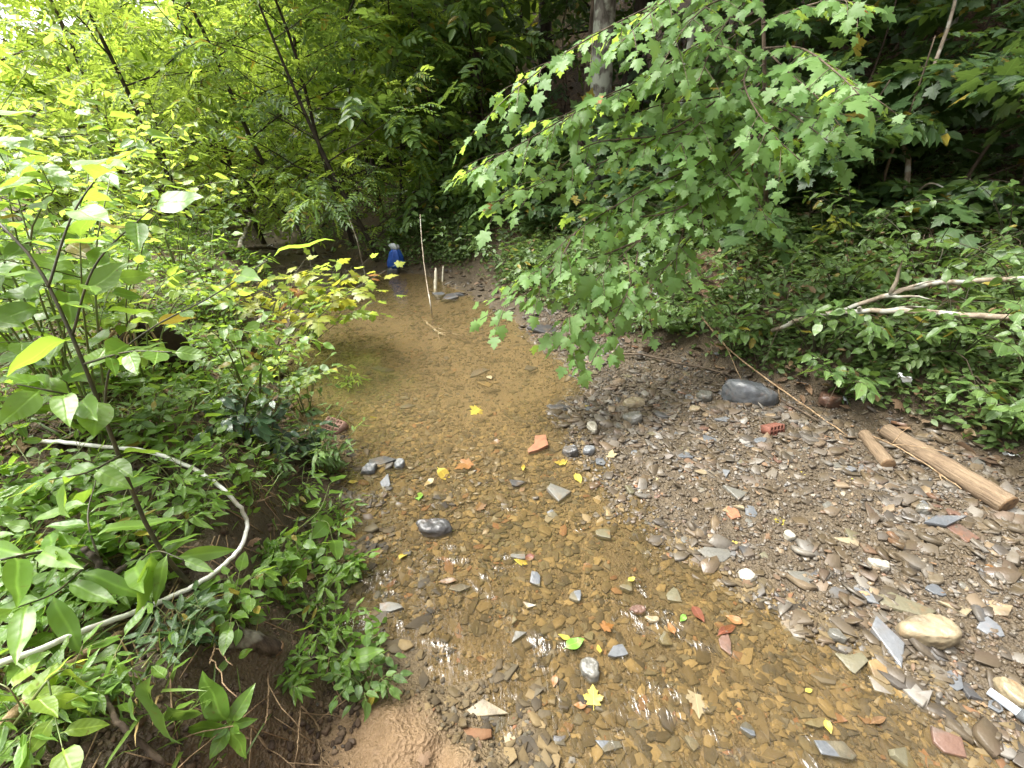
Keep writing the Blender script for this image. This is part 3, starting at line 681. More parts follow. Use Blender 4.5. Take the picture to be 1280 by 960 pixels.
# palm sized stones that nothing tells apart
rng = np.random.RandomState(77); protos = []
for k, mt in enumerate(('slate', 'grey', 'brown', 'olive', 'grey', 'slate', 'dark', 'olive')):
    r_ = np.random.RandomState(900 + k); T = slab_template(r_, r_.randint(6, 9), .16 + .2 * r_.rand(), 1 + .7 * r_.rand(), .08); mb = MB(); v = T['v'].copy()
    for i in range(len(v)): v[i] *= 1 + .22 * mnoise.noise(Vector(v[i] * 5 + k))
    mb.add(v, T['q'], T['t'], .5, v); o = mb.build('shale_stone', M['st_' + mt], smooth=False, origin=(0, 0, 0)); bv = o.modifiers.new('bevel', 'BEVEL'); bv.width = .025; bv.segments = 2; bv.limit_method = 'ANGLE'; bv.angle_limit = R(22)
    tag(o, 'plain flat palm sized shale stone lying loose among the gravel', 'stone', 'loose palm sized stones'); protos.append(o)
x, y = sample(rng, 110, (-.3, 3.0, .7, 4.2), lambda x, y: vis(x, y) * ((bar(x, y) > 0) | ((sdf(WATER, x, y) < 0) & (y < 2.6) & (x > .0) & (rng.rand(len(x)) < .35))))
for i, (x_, y_) in enumerate(zip(x, y)):
    o = protos[i % 8]
    if i >= 8: o = o.copy(); C.objects.link(o)
    sz = .04 + .05 * rng.rand() ** 2; o.scale = (sz, sz, sz); o.location = (x_, y_, max(hz(x_, y_), -.01) + sz * .01); o.rotation_euler = (rng.normal(0, .16), rng.normal(0, .16), rng.rand() * 6.28)

# ------------------------------------------------------------------ bricks
def boxv(mb, c, sx, sy, sz, rot=None, rnd=.5):
    v = np.array([(x, y, z) for z in (-.5, .5) for y in (-.5, .5) for x in (-.5, .5)]) * (sx, sy, sz)
    if rot is not None: v = v @ rot.T
    mb.add(v + c, [(0, 2, 3, 1), (4, 5, 7, 6), (0, 1, 5, 4), (2, 6, 7, 3), (1, 3, 7, 5), (0, 4, 6, 2)], (), rnd, v)
def rotm(yaw, pitch=0, roll=0):
    cz, sz, cx, sx, cy_, sy = math.cos(yaw), math.sin(yaw), math.cos(pitch), math.sin(pitch), math.cos(roll), math.sin(roll)
    return np.array([[cz, -sz, 0], [sz, cz, 0], [0, 0, 1]]) @ np.array([[1, 0, 0], [0, cx, -sx], [0, sx, cx]]) @ np.array([[cy_, 0, sy], [0, 1, 0], [-sy, 0, cy_]])
def perforated(name, px, py, rot, nx_, ny_, cell, wall, depth, mat, label):
    """a piece of hollow brick: a grid of webs with real holes through it"""
    g = G(px, py); mb = MB(); W = nx_ * cell; H = ny_ * cell; e = .0015
    for i in range(nx_ + 1): boxv(mb, g + rot @ np.array([(i - nx_ / 2) * cell, 0, H / 2]), wall, depth, H + wall, rot)
    for j in range(ny_ + 1):
        for i in range(nx_): boxv(mb, g + rot @ np.array([(i + .5 - nx_ / 2) * cell, 0, j * cell]), cell - wall, depth - e, wall, rot)
    o = mb.build(name, mat, smooth=False, origin=g); return tag(o, label, 'brick')
perforated('broken_brick', 966, 542, rotm(R(18), R(-20)), 4, 2, .026, .009, .07, M['brick'], 'broken red brick with rows of holes lying on the gravel')
perforated('broken_brick', 413, 540, rotm(R(-28), R(-62)), 5, 3, .028, .008, .06, M['brickpale'], 'pinkish perforated brick end poking out by the left waterline')
def brick_shard(px, py, outline, th, mat, label, yaw=0, lift=.0):
    g = G(px, py); g[2] = max(g[2], -.005); dep = np.dot(g - np.array([0, 0, CAMZ]), [0, cP, -sP]); k = dep / F
    o2 = np.array(outline) * k; n = len(o2); V = [(x, y * 1.5, -th) for x, y in o2] + [(x, y * 1.5, th) for x, y in o2]
    V = np.array(V) @ rotm(yaw, R(4), R(-3)).T + g + (0, 0, lift)
    me = bpy.data.meshes.new('brick_shard'); me.from_pydata([tuple(v - g) for v in V], [], [tuple(range(n))[::-1], tuple(range(n, 2 * n))] + [(i, (i + 1) % n, n + (i + 1) % n, n + i) for i in range(n)])
    me.materials.append(mat); o = bpy.data.objects.new('brick_shard', me); C.objects.link(o); o.location = tuple(g)
    bv = o.modifiers.new('bevel', 'BEVEL'); bv.width = .003; bv.segments = 2
    return tag(o, label, 'brick')
brick_shard(672, 561, [(-3, 10), (11, 11), (13, -3), (0, -9), (-12, -12), (-13, -8), (-4, 0)], .012, M['brickwet'], 'flat orange brick shard lying in the shallow water', 0, .012)
brick_shard(914, 644, [(-9, 4), (2, 8), (9, 3), (8, -5), (-4, -7)], .010, M['brickwet'], 'small orange brick chip under a curled pale leaf', 0, .01)
brick_shard(1200, 668, [(-12, 8), (9, 8), (10, -9), (-11, -10)], .022, M['st_brown'], 'brown half brick under the long slate lid', .2, .0)

# ------------------------------------------------------------------ logs, branches, hose, litter
def log(name, a, b, ra, rb, mat, label, k=22, bend=0, seed=1, wob=.025):
    a = np.asarray(a, float); b = np.asarray(b, float); n = 14; t = np.linspace(0, 1, n)[:, None]
    pts = a * (1 - t) + b * t; pts[:, 2] += bend * np.sin(np.pi * t[:, 0])
    root = empty(name, (a + b) / 2, label, 'log'); mb = MB()
    rad = np.linspace(ra, rb, n) * (1 + .05 * np.sin(np.arange(n) * 1.9))
    mb.tube(pts, rad, k, .5, False, wob, seed); mb.build('trunk_wood', mat, root)
    for e, (c, nx_, r) in enumerate(((pts[0], pts[0] - pts[1], rad[0]), (pts[-1], pts[-1] - pts[-2], rad[-1]))):
        nx_ = nx_ / np.linalg.norm(nx_); m2 = MB(); m2.tube([c - nx_ * .004, c + nx_ * .003, c + nx_ * .006], [r * .985, r * .96, r * .80], k, .5, True, .06, seed + e); m2.build('cut_end', M['log_end'], root)
    return root
a = G(1104, 545); b = G(1255, 640)
log('fallen_log', a + (0, 0, .04), b + (0, 0, .042), .044, .054, M['log_wood'], 'long peeled tan log lying at the foot of the right bank', seed=3)
a = G(1080, 555); b = G(1108, 588)
log('fallen_log', G(1078, 548) + (0, 0, .03), G(1108, 586) + (0, 0, .028), .032, .037, M['log_wood'], 'short peeled log piece left of the long one', seed=5)
log('fallen_log', G(262, 795) + (0, 0, .02), G(352, 822) + (0, 0, .045), 0.030, .022, M['rotten'], 'short rotten log with pale lichen on the edge of the left bank', seed=8, wob=.45)
def stick(name, pts, r0, r1, mat, label, twigs=0, seed=0, cat='stick', n=26, wob=.1, parts=True):
    line = spline(pts, n); rs_ = np.random.RandomState(seed); line = line + rs_.normal(0, r0 * .25, line.shape)
    mb = MB(); mb.tube(line, np.linspace(r0, r1, n), 8, .5, True, wob, seed)
    for i in range(twigs):
        k = rs_.randint(n // 4, n - 2); d = line[k + 1] - line[k]; d = d / np.linalg.norm(d) + rs_.normal(0, .6, 3); d /= np.linalg.norm(d)
        L = .1 + .25 * rs_.rand(); tl = np.array([line[k] + d * L * s + np.array([0, 0, -.05 * s * s]) + rs_.normal(0, .003, 3) for s in np.linspace(0, 1, 7)])
        mb.tube(tl, np.linspace(r1 * .9, .0012, 7), 5, .5, True)
    o = mb.build(name, mat, origin=line[0]); return tag(o, label, cat)
stick('fallen_branch', [PG(965, 412, .2), PG(1030, 392, .42), PG(1110, 389, .5), PG(1200, 393, .5), PG(1330, 402, .45)], .014, .018, M['bark_pale'], 'lower of two pale fallen branches crossing the right bank', 4, 2, 'branch')
stick('fallen_branch', [PG(985, 404, .25), PG(1060, 385, .42), PG(1130, 362, .5), PG(1200, 352, .5), PG(1340, 347, .45)], .012, .017, M['bark_pale'], 'upper of two pale fallen branches crossing the right bank', 3, 3, 'branch')
stick('fallen_branch', [G(758, 448) + (0, 0, .03), G(800, 450) + (0, 0, .05), G(850, 462) + (0, 0, .05), G(900, 470) + (0, 0, .03), G(970, 503) + (0, 0, .03), G(1022, 532) + (0, 0, .03)], .011, .006, M['bark_brown'], 'brown branch lying along the top of the gravel', 3, 4, 'branch')
stick('twig', [PG(868, 385, .4), PG(910, 435, .3), PG(960, 475, .18), PG(1010, 510, .1), PG(1060, 545, .04)], .006, .004, M['dead_wood'], 'long thin dead stem slanting down the right bank to the short log', 2, 5)
stick('twig', [G(1085, 560) + (0, 0, .08), G(1130, 575) + (0, 0, .05), G(1200, 615) + (0, 0, .02)], .005, .003, M['dead_wood'], 'thin straw coloured stick beside the long log', 3, 6)
stick('twig', [P(525, 268, 5.55), P(528, 310, 5.4), P(533, 350, 5.2), P(538, 380, 5.0), PG(541, 400, -.05)], 0.005, .007, M['bark_pale'], 'pale bare stem hanging straight down into the far pool', 0, 7)
stick('twig', [PG(530, 401, .25), PG(545, 413, .16), PG(558, 421, .04)], .012, .008, M['bark_pale'], 'pale broken stick lying in the pool below the hanging stem', 4, 8)
stick('twig', [PG(556, 414, .14), PG(575, 422, .12), PG(596, 430, .05)], .008, .004, M['bark_brown'], 'dark twig lying in the pool right of the pale stick', 3, 18)
stick('twig', [P(430, 258, 6.5), P(446, 300, 6.3), PG(457, 347, -.05)], .010, .008, M['bark_pale'], 'thin pale stem leaning into the water left of the blue sack', 0, 9)
stick('twig', [PG(2, 905, .04), PG(90, 830, .07), PG(140, 800, .06), PG(182, 774, .02)], .012, .008, M['dead_wood'], 'thick brown dead stem reaching over the lower left bank', 0, 10)
stick('twig', [PG(128, 805, .05), PG(134, 870, .05), PG(150, 905, .05), PG(205, 955, .03)], .0045, .006, M['bark_brown'], 'orange brown broken stalk hanging down the lower left bank', 0, 11)
stick('twig', [PG(105, 685, .16), PG(140, 720, .10), PG(190, 768, .0)], .008, .011, M['bark_dark'], 'short dark stub leaning left beside the sapling stem', 1, 12)
for k, (a_, b_, lb) in enumerate([((270, 790), (262, 830), 'first straw in the tuft hanging over the rotten log'), ((335, 840), (332, 905), 'long straw hanging straight down the mud face'), ((375, 850), (372, 930), 'right hand straw hanging down the mud face')]):
    stick('dead_stalk', [PG(a_[0], a_[1], .01), PG((a_[0] + b_[0]) / 2 + 2, (a_[1] + b_[1]) / 2, .05), PG(b_[0], b_[1], .06)], .0025, .0018, M['dead_wood'], lb, 2, 30 + k, 'stalk')
for k, (pp, lb) in enumerate([([(300, 880), (330, 920), (352, 955)], 'pale rootlet trailing down the left mud face'), ([(380, 880), (400, 905), (402, 935), (415, 955)], 'forked rootlet trailing down beside the mud bar'), ([(218, 905), (228, 930), (236, 958)], 'short root curling out under the wilted leaves')]):
    stick('root', [G(*q) + (0, -.012, .012) for q in pp], .003, .0015, M['dead_wood'], lb, 2, 40 + k, 'root')
hp = [PG(48, 550, .10), PG(120, 557, .12), PG(190, 566, .12), PG(250, 590, .12), PG(292, 625, .11), PG(309, 655, .10), PG(296, 690, .06), PG(255, 725, .04), PG(200, 752, .06), PG(110, 787, .12), PG(20, 822, .14), PG(-60, 850, .14)]
mb = MB(); mb.tube(spline(hp, 90) + np.random.RandomState(2).normal(0, .0012, (90, 3)), 0.0068, 12); tag(mb.build('hose', M['hose'], origin=hp[0]), 'white plastic hose looping through the weeds on the left bank', 'hose')
# blue sack with its pale neck
bp = np.array([-1.72, 6.85, 0.0]); root = empty('plastic_sack', bp, 'crumpled blue plastic sack standing at the far end of the pool', 'sack')
def crumple(mb, base, prof, seed, amp=.16, k=28):
    V = []; rs_ = np.random.RandomState(seed)
    for i, (z, rx, ry, ox) in enumerate(prof):
        for j in range(k):
            a_ = 2 * math.pi * j / k; f = 1 + amp * mnoise.noise(Vector((math.cos(a_) * 1.6, math.sin(a_) * 1.6, z * 6 + seed))) + amp * .5 * math.sin(a_ * 7 + z * 9)
            V.append(base + np.array([ox + math.cos(a_) * rx * f, math.sin(a_) * ry * f, z]))
    n = len(prof); Q = [(i * k + j, i * k + (j + 1) % k, (i + 1) * k + (j + 1) % k, (i + 1) * k + j) for i in range(n - 1) for j in range(k)]
    c = len(V); V += [np.mean(V[:k], 0), np.mean(V[-k:], 0)]
    mb.add(V, Q, [(c, (j + 1) % k, j) for j in range(k)] + [(c + 1, (n - 1) * k + j, (n - 1) * k + (j + 1) % k) for j in range(k)])
mb = MB(); crumple(mb, bp, [(.08, .085, .08, -.02), (.12, .105, .085, -.01), (.18, .11, .085, 0), (.25, .10, .075, .012), (.31, .078, .06, .02), (.345, .05, .045, .03)], 3, .26); mb.build('sack_body', M['blue'], root)
mb = MB(); crumple(mb, bp, [(-.05, .09, .07, -.05), (.02, .095, .08, -.045), (.06, .09, .08, -.035), (.09, .075, .07, -.025)], 8, .15); mb.build('sack_base', M['st_slate'], root)
mb = MB(); crumple(mb, bp, [(.34, .045, .04, .03), (.37, .055, .04, .03), (.40, .06, .035, .015), (.425, .03, .02, .0)], 12, .4); mb.build('sack_neck', M['greyp'], root)
mb = MB(); crumple(mb, bp, [(.10, .03, .02, .11), (.17, .035, .03, .105), (.25, .02, .02, .085)], 15, .3); mb.build('sack_fold', M['blue'], root)
# pale stakes
for (px, py, py1, w_, lb) in ((544, 366, 335, 0.024, 'pale weathered stake standing on the far right shore'), (553, 352, 332, 0.012, 'thinner pale splinter standing behind the weathered stake')):
    g0 = G(px, py) ; d_ = np.dot(g0 - np.array([0, 0, CAMZ]), [0, cP, -sP]); g1 = P(px + 1, py1, d_)
    mb = MB(); n = 9; line = np.array([g0 * (1 - t) + g1 * t for t in np.linspace(-.15, 1, n)])
    mb.tube(line, w_ * np.array([1, 1, .98, .95, .95, .9, .85, .7, .25]), 7, .5, True, .3, int(px)); tag(mb.build('stake', M['bone'], smooth=False, origin=g0), lb, 'stake')
# plastic pipe stub at the right edge
a = G(1232, 868) + (0, 0, .02); b = G(1278, 905) + (0, 0, .03); d = (b - a) / np.linalg.norm(b - a)
root = empty('plastic_pipe', a, 'pale grey plastic pipe stub lying on the gravel at lower right', 'pipe')
mb = MB(); mb.tube([a, a + d * .05, a + d * .15, b], [.0135, .014, .014, .014], 18, .5, False); mb.tube([b, a + d * .15, a + d * .002], [.0115] * 3, 18, .5, False); mb.build('pipe_wall', M['greyp'], root)
mb = MB(); mb.tube([b - d * .02, b + d * .03, b + d * .05], [.018, .018, .016], 18); mb.build('pipe_collar', M['st_slate'], root)
def scrap(px, py, s, mat, label, seed, d=None, name='plastic_scrap'):
    g = G(px, py) if d is None else P(px, py, d); rs_ = np.random.RandomState(seed); n = 7; mb = MB()
    V = [(x * s + rs_.normal(0, s * .04), y * s + rs_.normal(0, s * .04), s * (.12 * math.sin(x * 7 + seed) + .12 * math.cos(y * 6) + .2 * (rs_.rand() - .5))) for y in np.linspace(-.5, .5, n) for x in np.linspace(-.6, .6, n)]
    V = np.array(V) @ rotm(rs_.rand() * 6, .8).T + g + (0, 0, s * .35)
    mb.add(V, [(j * n + i, j * n + i + 1, (j + 1) * n + i + 1, (j + 1) * n + i) for j in range(n - 1) for i in range(n - 1) if not (i in (0, n - 2) and j in (0, n - 2))])
    o = mb.build(name, mat, origin=g); sm = o.modifiers.new('solid', 'SOLIDIFY'); sm.thickness = .001; return tag(o, label, 'litter')
scrap(820, 366, .07, M['white_lit'], 'white plastic scrap caught in the plants behind the maple', 3, 3.4)
scrap(1128, 476, .06, M['white_lit'], 'white plastic scrap inside the bushes above the long log', 5, 2.75)
scrap(1262, 303, .10, M['white_lit'], 'white plastic scrap on the slope at the right edge', 6, 3.9)
scrap(1056, 502, .06, M['greyp'], 'small silvery scrap beside the red brown block', 9)
scrap(1262, 572, .05, M['white_lit'], 'small oval white scrap in the mud behind the long log', 10)

# ------------------------------------------------------------------ fallen leaves
rng = np.random.RandomState(8)
FALLEN = [(650, 706, 22, 'yellow', 'm', 'yellow lobed leaf floating in midstream'), (597, 527, 22, 'yellow', 'm', 'pale yellow lobed leaf at the tail of the pool'), (612, 488, 14, 'pale', 'o', 'straw leaf sunk in the middle of the pool'),
 (555, 596, 30, 'yellow', 'o', 'yellow leaf in the drift line behind the green one'), (585, 586, 26, 'orange', 'm', 'orange leaf at the right end of the drift line'), (538, 607, 18, 'pale', 'o', 'straw leaf at the left end of the drift line'), (524, 623, 22, 'green', 'o', 'fresh green round leaf in the water near the left bank'),
 (505, 697, 22, 'yellow', 'o', 'yellow leaf beside the overturned black slate'), (441, 605, 13, 'yellow', 'o', 'yellow leaf on the shoal by the left bank'), (436, 652, 18, 'yellow', 'o', 'yellow leaf near the heart leaved vine'), (654, 590, 20, 'yellow', 'l', 'narrow yellow leaf above the broad grey flake'),
 (704, 581, 18, 'yellow', 'm', 'yellow leaf right of the orange brick shard'), (722, 600, 20, 'yellow', 'o', 'yellow leaf right of the broad grey flake'), (763, 571, 18, 'pale', 'm', 'pale leaf near the lumps in the shallows'), (728, 507, 18, 'yellow', 'm', 'green yellow leaf on the pool shoreline'),
 (846, 660, 22, 'yellow', 'm', 'bright yellow leaf at the head of the riffle'), (916, 680, 14, 'yellow', 'm', 'yellow leaf right of the grey slab'), (888, 692, 16, 'yellow', 'l', 'yellow blade lying on the grey slab'), (788, 730, 13, 'yellow', 'o', 'little yellow leaf in the rippled water'), (662, 702, 16, 'red', 'o', 'red leaf overlapping the yellow one in midstream'),
 (716, 813, 30, 'green', 'o', 'large bright green leaf stuck in the riffle'), (706, 804, 18, 'yellow', 'o', 'yellow leaf behind the large green one'), (755, 790, 20, 'orange', 'm', 'orange leaf above the shiny slate chip'), (748, 818, 13, 'yellow', 'o', 'yellow leaf beside the shiny slate chip'), (741, 880, 28, 'yellow', 'm', 'big yellow lobed leaf near the front of the stream'),
 (726, 886, 18, 'orange', 'o', 'amber leaf touching the big yellow lobed leaf'), (693, 854, 16, 'orange', 'o', 'amber leaf below the speckled wedge'), (868, 880, 34, 'pale', 'm', 'curled pale brown leaf near the front'), (907, 792, 40, 'red', 'l', 'long red brown leaf along the current'), (918, 780, 22, 'orange', 'o', 'orange leaf beside the long red brown one'),
 (838, 793, 18, 'orange', 'o', 'amber leaf in the fast water right of centre'), (853, 777, 14, 'green', 'o', 'green leaf scrap left of the long red brown leaf'), (870, 772, 26, 'red', 'o', 'dark red leaf left of the orange leaf'), (1031, 914, 18, 'yellow', 'o', 'yellow leaf on the dark slate plank'), (998, 592, 20, 'yellow', 'm', 'yellow leaf on the gravel below the brick'),
 (1069, 603, 26, 'yellow', 'l', 'yellow leaf on the gravel below the short log'), (973, 651, 15, 'yellow', 'm', 'yellow leaf in the middle of the gravel'), (913, 641, 18, 'pale', 'm', 'curled pale leaf on top of the orange brick chip'), (1256, 846, 20, 'green', 'o', 'green leaf on the gravel above the plastic pipe'), (1168, 709, 16, 'green', 'o', 'green leaf on the gravel above the tan sandstone'),
 (1247, 713, 24, 'orange', 'o', 'rust leaf on the gravel by the right edge'), (635, 928, 20, 'pale', 'm', 'cream leaf at the tip of the mud bar'), (875, 599, 20, 'orange', 'm', 'rust leaf above the grey triangular slate'), (818, 600, 16, 'pale', 'o', 'pale leaf in the upper gravel'), (1008, 868, 12, 'yellow', 'o', 'tiny yellow leaf in the water at right'), (935, 745, 14, 'brown', 'o', 'brown leaf beside the whitish pebble'),
 (600, 640, 20, 'brown', 'm', 'brown leaf in the shallow riffle left of centre'), (620, 560, 16, 'brown', 'o', 'brown leaf at the tail of the pool'), (560, 730, 26, 'brown', 'l', 'brown leaf beside the low black stone'), (1095, 905, 30, 'brown', 'l', 'brown leaf sunk at the lower right')]
for px, py, wp, col, shp, lb in FALLEN:
    g = G(px, py); g[2] = max(g[2], .0) + .004; dep = np.dot(g - np.array([0, 0, CAMZ]), [0, cP, -sP]); sz = wp * dep / F * .92
    if shp == 'm': sz *= .9
    a = rng.rand() * 6.28; mb = MB(); T = {'m': T_MAP[2], 'o': T_OV[2], 'l': T_LAN[1]}[shp]
    mb.inst(T, np.array([rotm(a, rng.normal(0, .12), rng.normal(0, .15))]) * sz, np.array([g]) - np.array([rotm(a) @ np.array([0, .5, 0])]) * sz, np.array([rng.rand()]))
    o = mb.build('fallen_leaf', M['fl_' + col], origin=g); tag(o, lb, 'leaf')
# litter mass on the forest floor
mb = MB(); x, y = sample(rng, 9000, (-7, 9, 1.2, 13), lambda x, y: (np.abs(x) < 1 + 1.3 * y) * (sdf(FLOOR, x, y) > .02) * (.3 + .7 * (rightness(x, y) > .5)))
z = height(x, y) + .012; a = rng.rand(len(x)) * 6.28
put_leaves(mb, rng, np.stack([x, y, z], 1), np.stack([np.cos(a), np.sin(a), rng.normal(.05, .2, len(x))], 1), [T_OV[1], T_OV[2], T_MAP[3]], .075, .5)
tag(mb.build('leaf_litter', M['lf_litter']), 'brown dead leaves covering the forest floor', 'leaf litter', kind='stuff')

# ------------------------------------------------------------------ plants
def wood(mb, br, k=7):
    for pts, rad in br: mb.tube(pts, rad, k if rad[0] > .01 else 5, .5, True, .06, 1)
def shrub(name, base, H, spread, stems, T, size, nl, mat, smat, label, seed, cat='shrub', lean=(0, 0), side=3, droop=.25, group=None, sr=.0035, t0=.12, roll=.35):
    """several arching stems from one foot, side twigs, alternate leaves"""
    rng = np.random.RandomState(seed); base = np.asarray(base, float); root = empty(name, base, label, cat, group); ml, ms = MB(), MB()
    for s in range(stems):
        a = 2 * math.pi * (s + rng.rand() * .8) / stems; sp = spread * (.35 + .75 * rng.rand()); h = H * (.6 + .45 * rng.rand())
        tip = base + np.array([math.cos(a) * sp + lean[0], math.sin(a) * sp + lean[1], h]); mid = base * .5 + tip * .5 + np.array([0, 0, h * .18]) + rng.normal(0, .04 * H, 3)
        st = base + np.array([math.cos(a), math.sin(a), 0]) * .03 * rng.rand(); st[2] -= .03
        line = spline([st, mid, tip], 10); ms.tube(line, np.linspace(sr * 1.3, sr * .4, 10), 6)
        a_, b_ = along(rng, line, max(3, int(nl * .5)), t0, 1, .9, droop); put_leaves(ml, rng, a_, b_, T, size, roll)
        for k in range(side):
            i = rng.randint(3, 9); d = rng.normal(0, 1, 3); d[2] = abs(d[2]) * .3; d = d / np.linalg.norm(d) + (line[min(i + 1, 9)] - line[i]) / (np.linalg.norm(line[min(i + 1, 9)] - line[i]) + 1e-6) * .5
            L = H * (.18 + .25 * rng.rand()); tl = np.array([line[i] + d * L * t - np.array([0, 0, .25 * L * t * t]) for t in np.linspace(0, 1, 5)])
            ms.tube(tl, np.linspace(sr * .5, sr * .25, 5), 5); a_, b_ = along(rng, tl, max(3, int(nl * .4)), .15, 1, .9, droop); put_leaves(ml, rng, a_, b_, T, size * .9, roll)
    ms.build('stems', smat, root); ml.build('foliage', mat, root); return root
def tree(name, base, H, r, lean, mat, bark, label, seed, T=T_SPR, size=.4, limbs=7, h0=.3, limbL=.42, leafn=5, lev=1, nch=5, cat='tree', group=None, up=.06, spread=.85, limbdir=None, roll=.4, limbup=.45, flat=.8, curve=.06):
    """tapered trunk with limbs; crown of leaf sprays carried on the limbs' twigs"""
    rng = np.random.RandomState(seed); base = np.asarray(base, float); root = empty(name, base, label, cat, group); mw, ml = MB(), MB()
    top = base + np.array([lean[0], lean[1], H]); mids = [base + (top - base) * t + np.append(rng.normal(0, curve * H * .5, 2), 0) for t in (.33, .66)]
    line = spline([base - (0, 0, .15), base + (0, 0, .02)] + mids + [top], 18); rad = r * np.concatenate([[1.5, 1.2], np.linspace(1.02, .25, 16)])
    mw.tube(line, rad, 14 if r > .06 else 8, .5, True, .06, seed); br = []; lf = ([], [])
    for i in range(limbs):
        t = h0 + (1 - h0) * (i + .5 * rng.rand()) / limbs; k = min(int(t * 17), 16); a = i * 2.4 + rng.rand() * 1.2
        if limbdir is not None: a = limbdir + rng.normal(0, .7)
        d = np.array([math.cos(a), math.sin(a), limbup * (.5 + rng.rand())]); grow(rng, line[k], d, H * limbL * (1.05 - .55 * t) * (.8 + .4 * rng.rand()), rad[k] * .45, lev, br, lf, nch, spread, up - .08, .22, leafn, .25, flat)
    wood(mw, br); mw.build('trunk', bark, root); put_leaves(ml, rng, lf[0], lf[1], T, size, roll); ml.build('crown', mat, root); return root
def at(px, Y): return np.array([(px - 640) / F * (Y * cP - .1), Y, 0])
def onG(px, Y, zref=None):
    p = at(px, Y); z = hz(p[0], p[1]); p[0] = (px - 640) / F * (Y * cP - (z - CAMZ) * sP); p[2] = hz(p[0], p[1]); return p

# --- the hill's forest: trunks rise out of the frame, crowns shade the slope
FOREST = [
 (745, 7.2, .17, 'grey', 'thick grey trunk with pale lichen behind the maple leaves', 12, (.1, -.3)), (772, 8.6, .15, 'dark', 'dark thick trunk just right of the lichened grey trunk', 12, (.3, 0)), (724, 8.3, .07, 'brown', 'slim brown trunk just left of the lichened grey trunk', 10, (0, 0)),
 (604, 9.5, .15, 'brown', 'brown trunk standing alone in the dark gap above the pool', 11, (-.5, 0)), (832, 6.4, .05, 'grey', 'slim pale grey trunk right of the dark thick trunk', 8, (.2, 0)), (560, 11, .09, 'dark', 'dark trunk left of the lone brown trunk', 10, (-.2, 0)),
 (505, 10.5, .07, 'dark', 'dark slim trunk in the middle of the stand', 9, (.2, 0)), (475, 9.8, .055, 'dark', 'dark crooked thin trunk at the left of the stand', 8, (-.6, 0)), (1010, 8.8, .11, 'dark', 'shaded trunk high on the slope behind the maple', 11, (.2, .2)), (1190, 7.0, .06, 'grey', 'mottled grey trunk leaning on the upper right slope', 9, (.9, 0)),
 (1120, 10.5, .16, 'dark', 'broad shaded trunk far up the right slope', 12, (0, 0)), (900, 11, .17, 'dark', 'broad shaded trunk far behind the maple', 12, (0, 0)), (1330, 6.5, .14, 'dark', 'shaded trunk just past the right edge of the slope', 11, (-.3, 0)), (680, 12.5, .17, 'dark', 'distant dark trunk between the lone brown and the grey trunk', 12, (0, 0))]
for i, (px, Y, r, bk, lb, H, ln) in enumerate(FOREST):
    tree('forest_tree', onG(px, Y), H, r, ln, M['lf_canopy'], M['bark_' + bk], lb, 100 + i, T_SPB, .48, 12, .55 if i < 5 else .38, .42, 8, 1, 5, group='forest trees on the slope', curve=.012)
# thin poles deep in the stand
rng = np.random.RandomState(4)
for i, px in enumerate([432, 447, 462, 488, 520, 534, 548, 580, 622, 640]):
    tree('forest_pole', onG(px, 10.5 + 3.5 * rng.rand()), 7 + 2 * rng.rand(), .03 + .025 * rng.rand(), (rng.normal(0, .4), 0), M['lf_mid'], M['bark_dark'], 'thin dark pole tree deep in the stand above the pool', 140 + i, T_SPR, .42, 8, .22, .28, 5, 1, 4, 'tree', 'pole trees deep in the stand', curve=.03)

# --- bright trees and thicket on the left
LEFT = [
 (395, 7.6, 4.6, .045, 'bright', 'dark', (-1.4, -.3), 'arching small tree leaning left over the far left bank', .36), (440, 7.9, 4.2, .04, 'bright', 'dark', (-.7, -.5), 'slim small tree with dark stem at the head of the pool', .34), (470, 7.4, 3.6, .04, 'mid', 'dark', (-1.1, -.3), 'leaning small tree with a long dark limb above the blue sack', .32),
 (330, 8.6, 4.4, .05, 'bright', 'dark', (-.8, 0), 'bright tree behind the stony side channel', .40), (250, 7.0, 4.0, .04, 'bright', 'dark', (-.6, -.4), 'bright feathery tree on the left bank above the yellowing shrub', .38), (180, 8.0, 4.6, .05, 'bright', 'brown', (-.5, 0), 'bright tree in the left background with wispy sprays', .42),
 (90, 6.8, 3.4, .045, 'bright', 'brown', (-.3, 0), 'pale green tree below the gap of sky', .40), (10, 6.0, 2.7, .04, 'bright', 'brown', (-.3, 0), 'pale green tree at the left edge', .38), (290, 11, 5.5, .06, 'bright', 'dark', (0, 0), 'far bright tree between the side channel trees', .5), (140, 11, 5.2, .06, 'bright', 'brown', (0, 0), 'far bright tree behind the wispy one', .5), (400, 12, 5.8, .06, 'bright', 'dark', (0, 0), 'far sunlit tree left of the dark stand', .5),
 (500, 8.6, 3.4, .03, 'bright', 'dark', (.2, -.2), 'understorey tree with flat sprays left of the hanging stem', .34), (560, 8.4, 3.2, .03, 'mid', 'dark', (-.3, -.3), 'dense understorey tree with layered sprays above the pool', .36), (620, 8.2, 3.0, .03, 'mid', 'dark', (-.5, -.3), 'smaller understorey tree right of the layered one', .36)]
for i, (px, Y, H, r, mt, bk, ln, lb, sz) in enumerate(LEFT):
    tree('small_tree', onG(px, Y), H, r, ln, M['lf_' + mt], M['bark_' + bk], lb, 200 + i, T_SPF if i < 8 else T_SPR, sz, 13, .30 if i in (0, 1, 2, 3, 4) else .14, .44, 6, 1, 5, group='small trees by the far creek', spread=.75, limbup=.5, curve=.05)
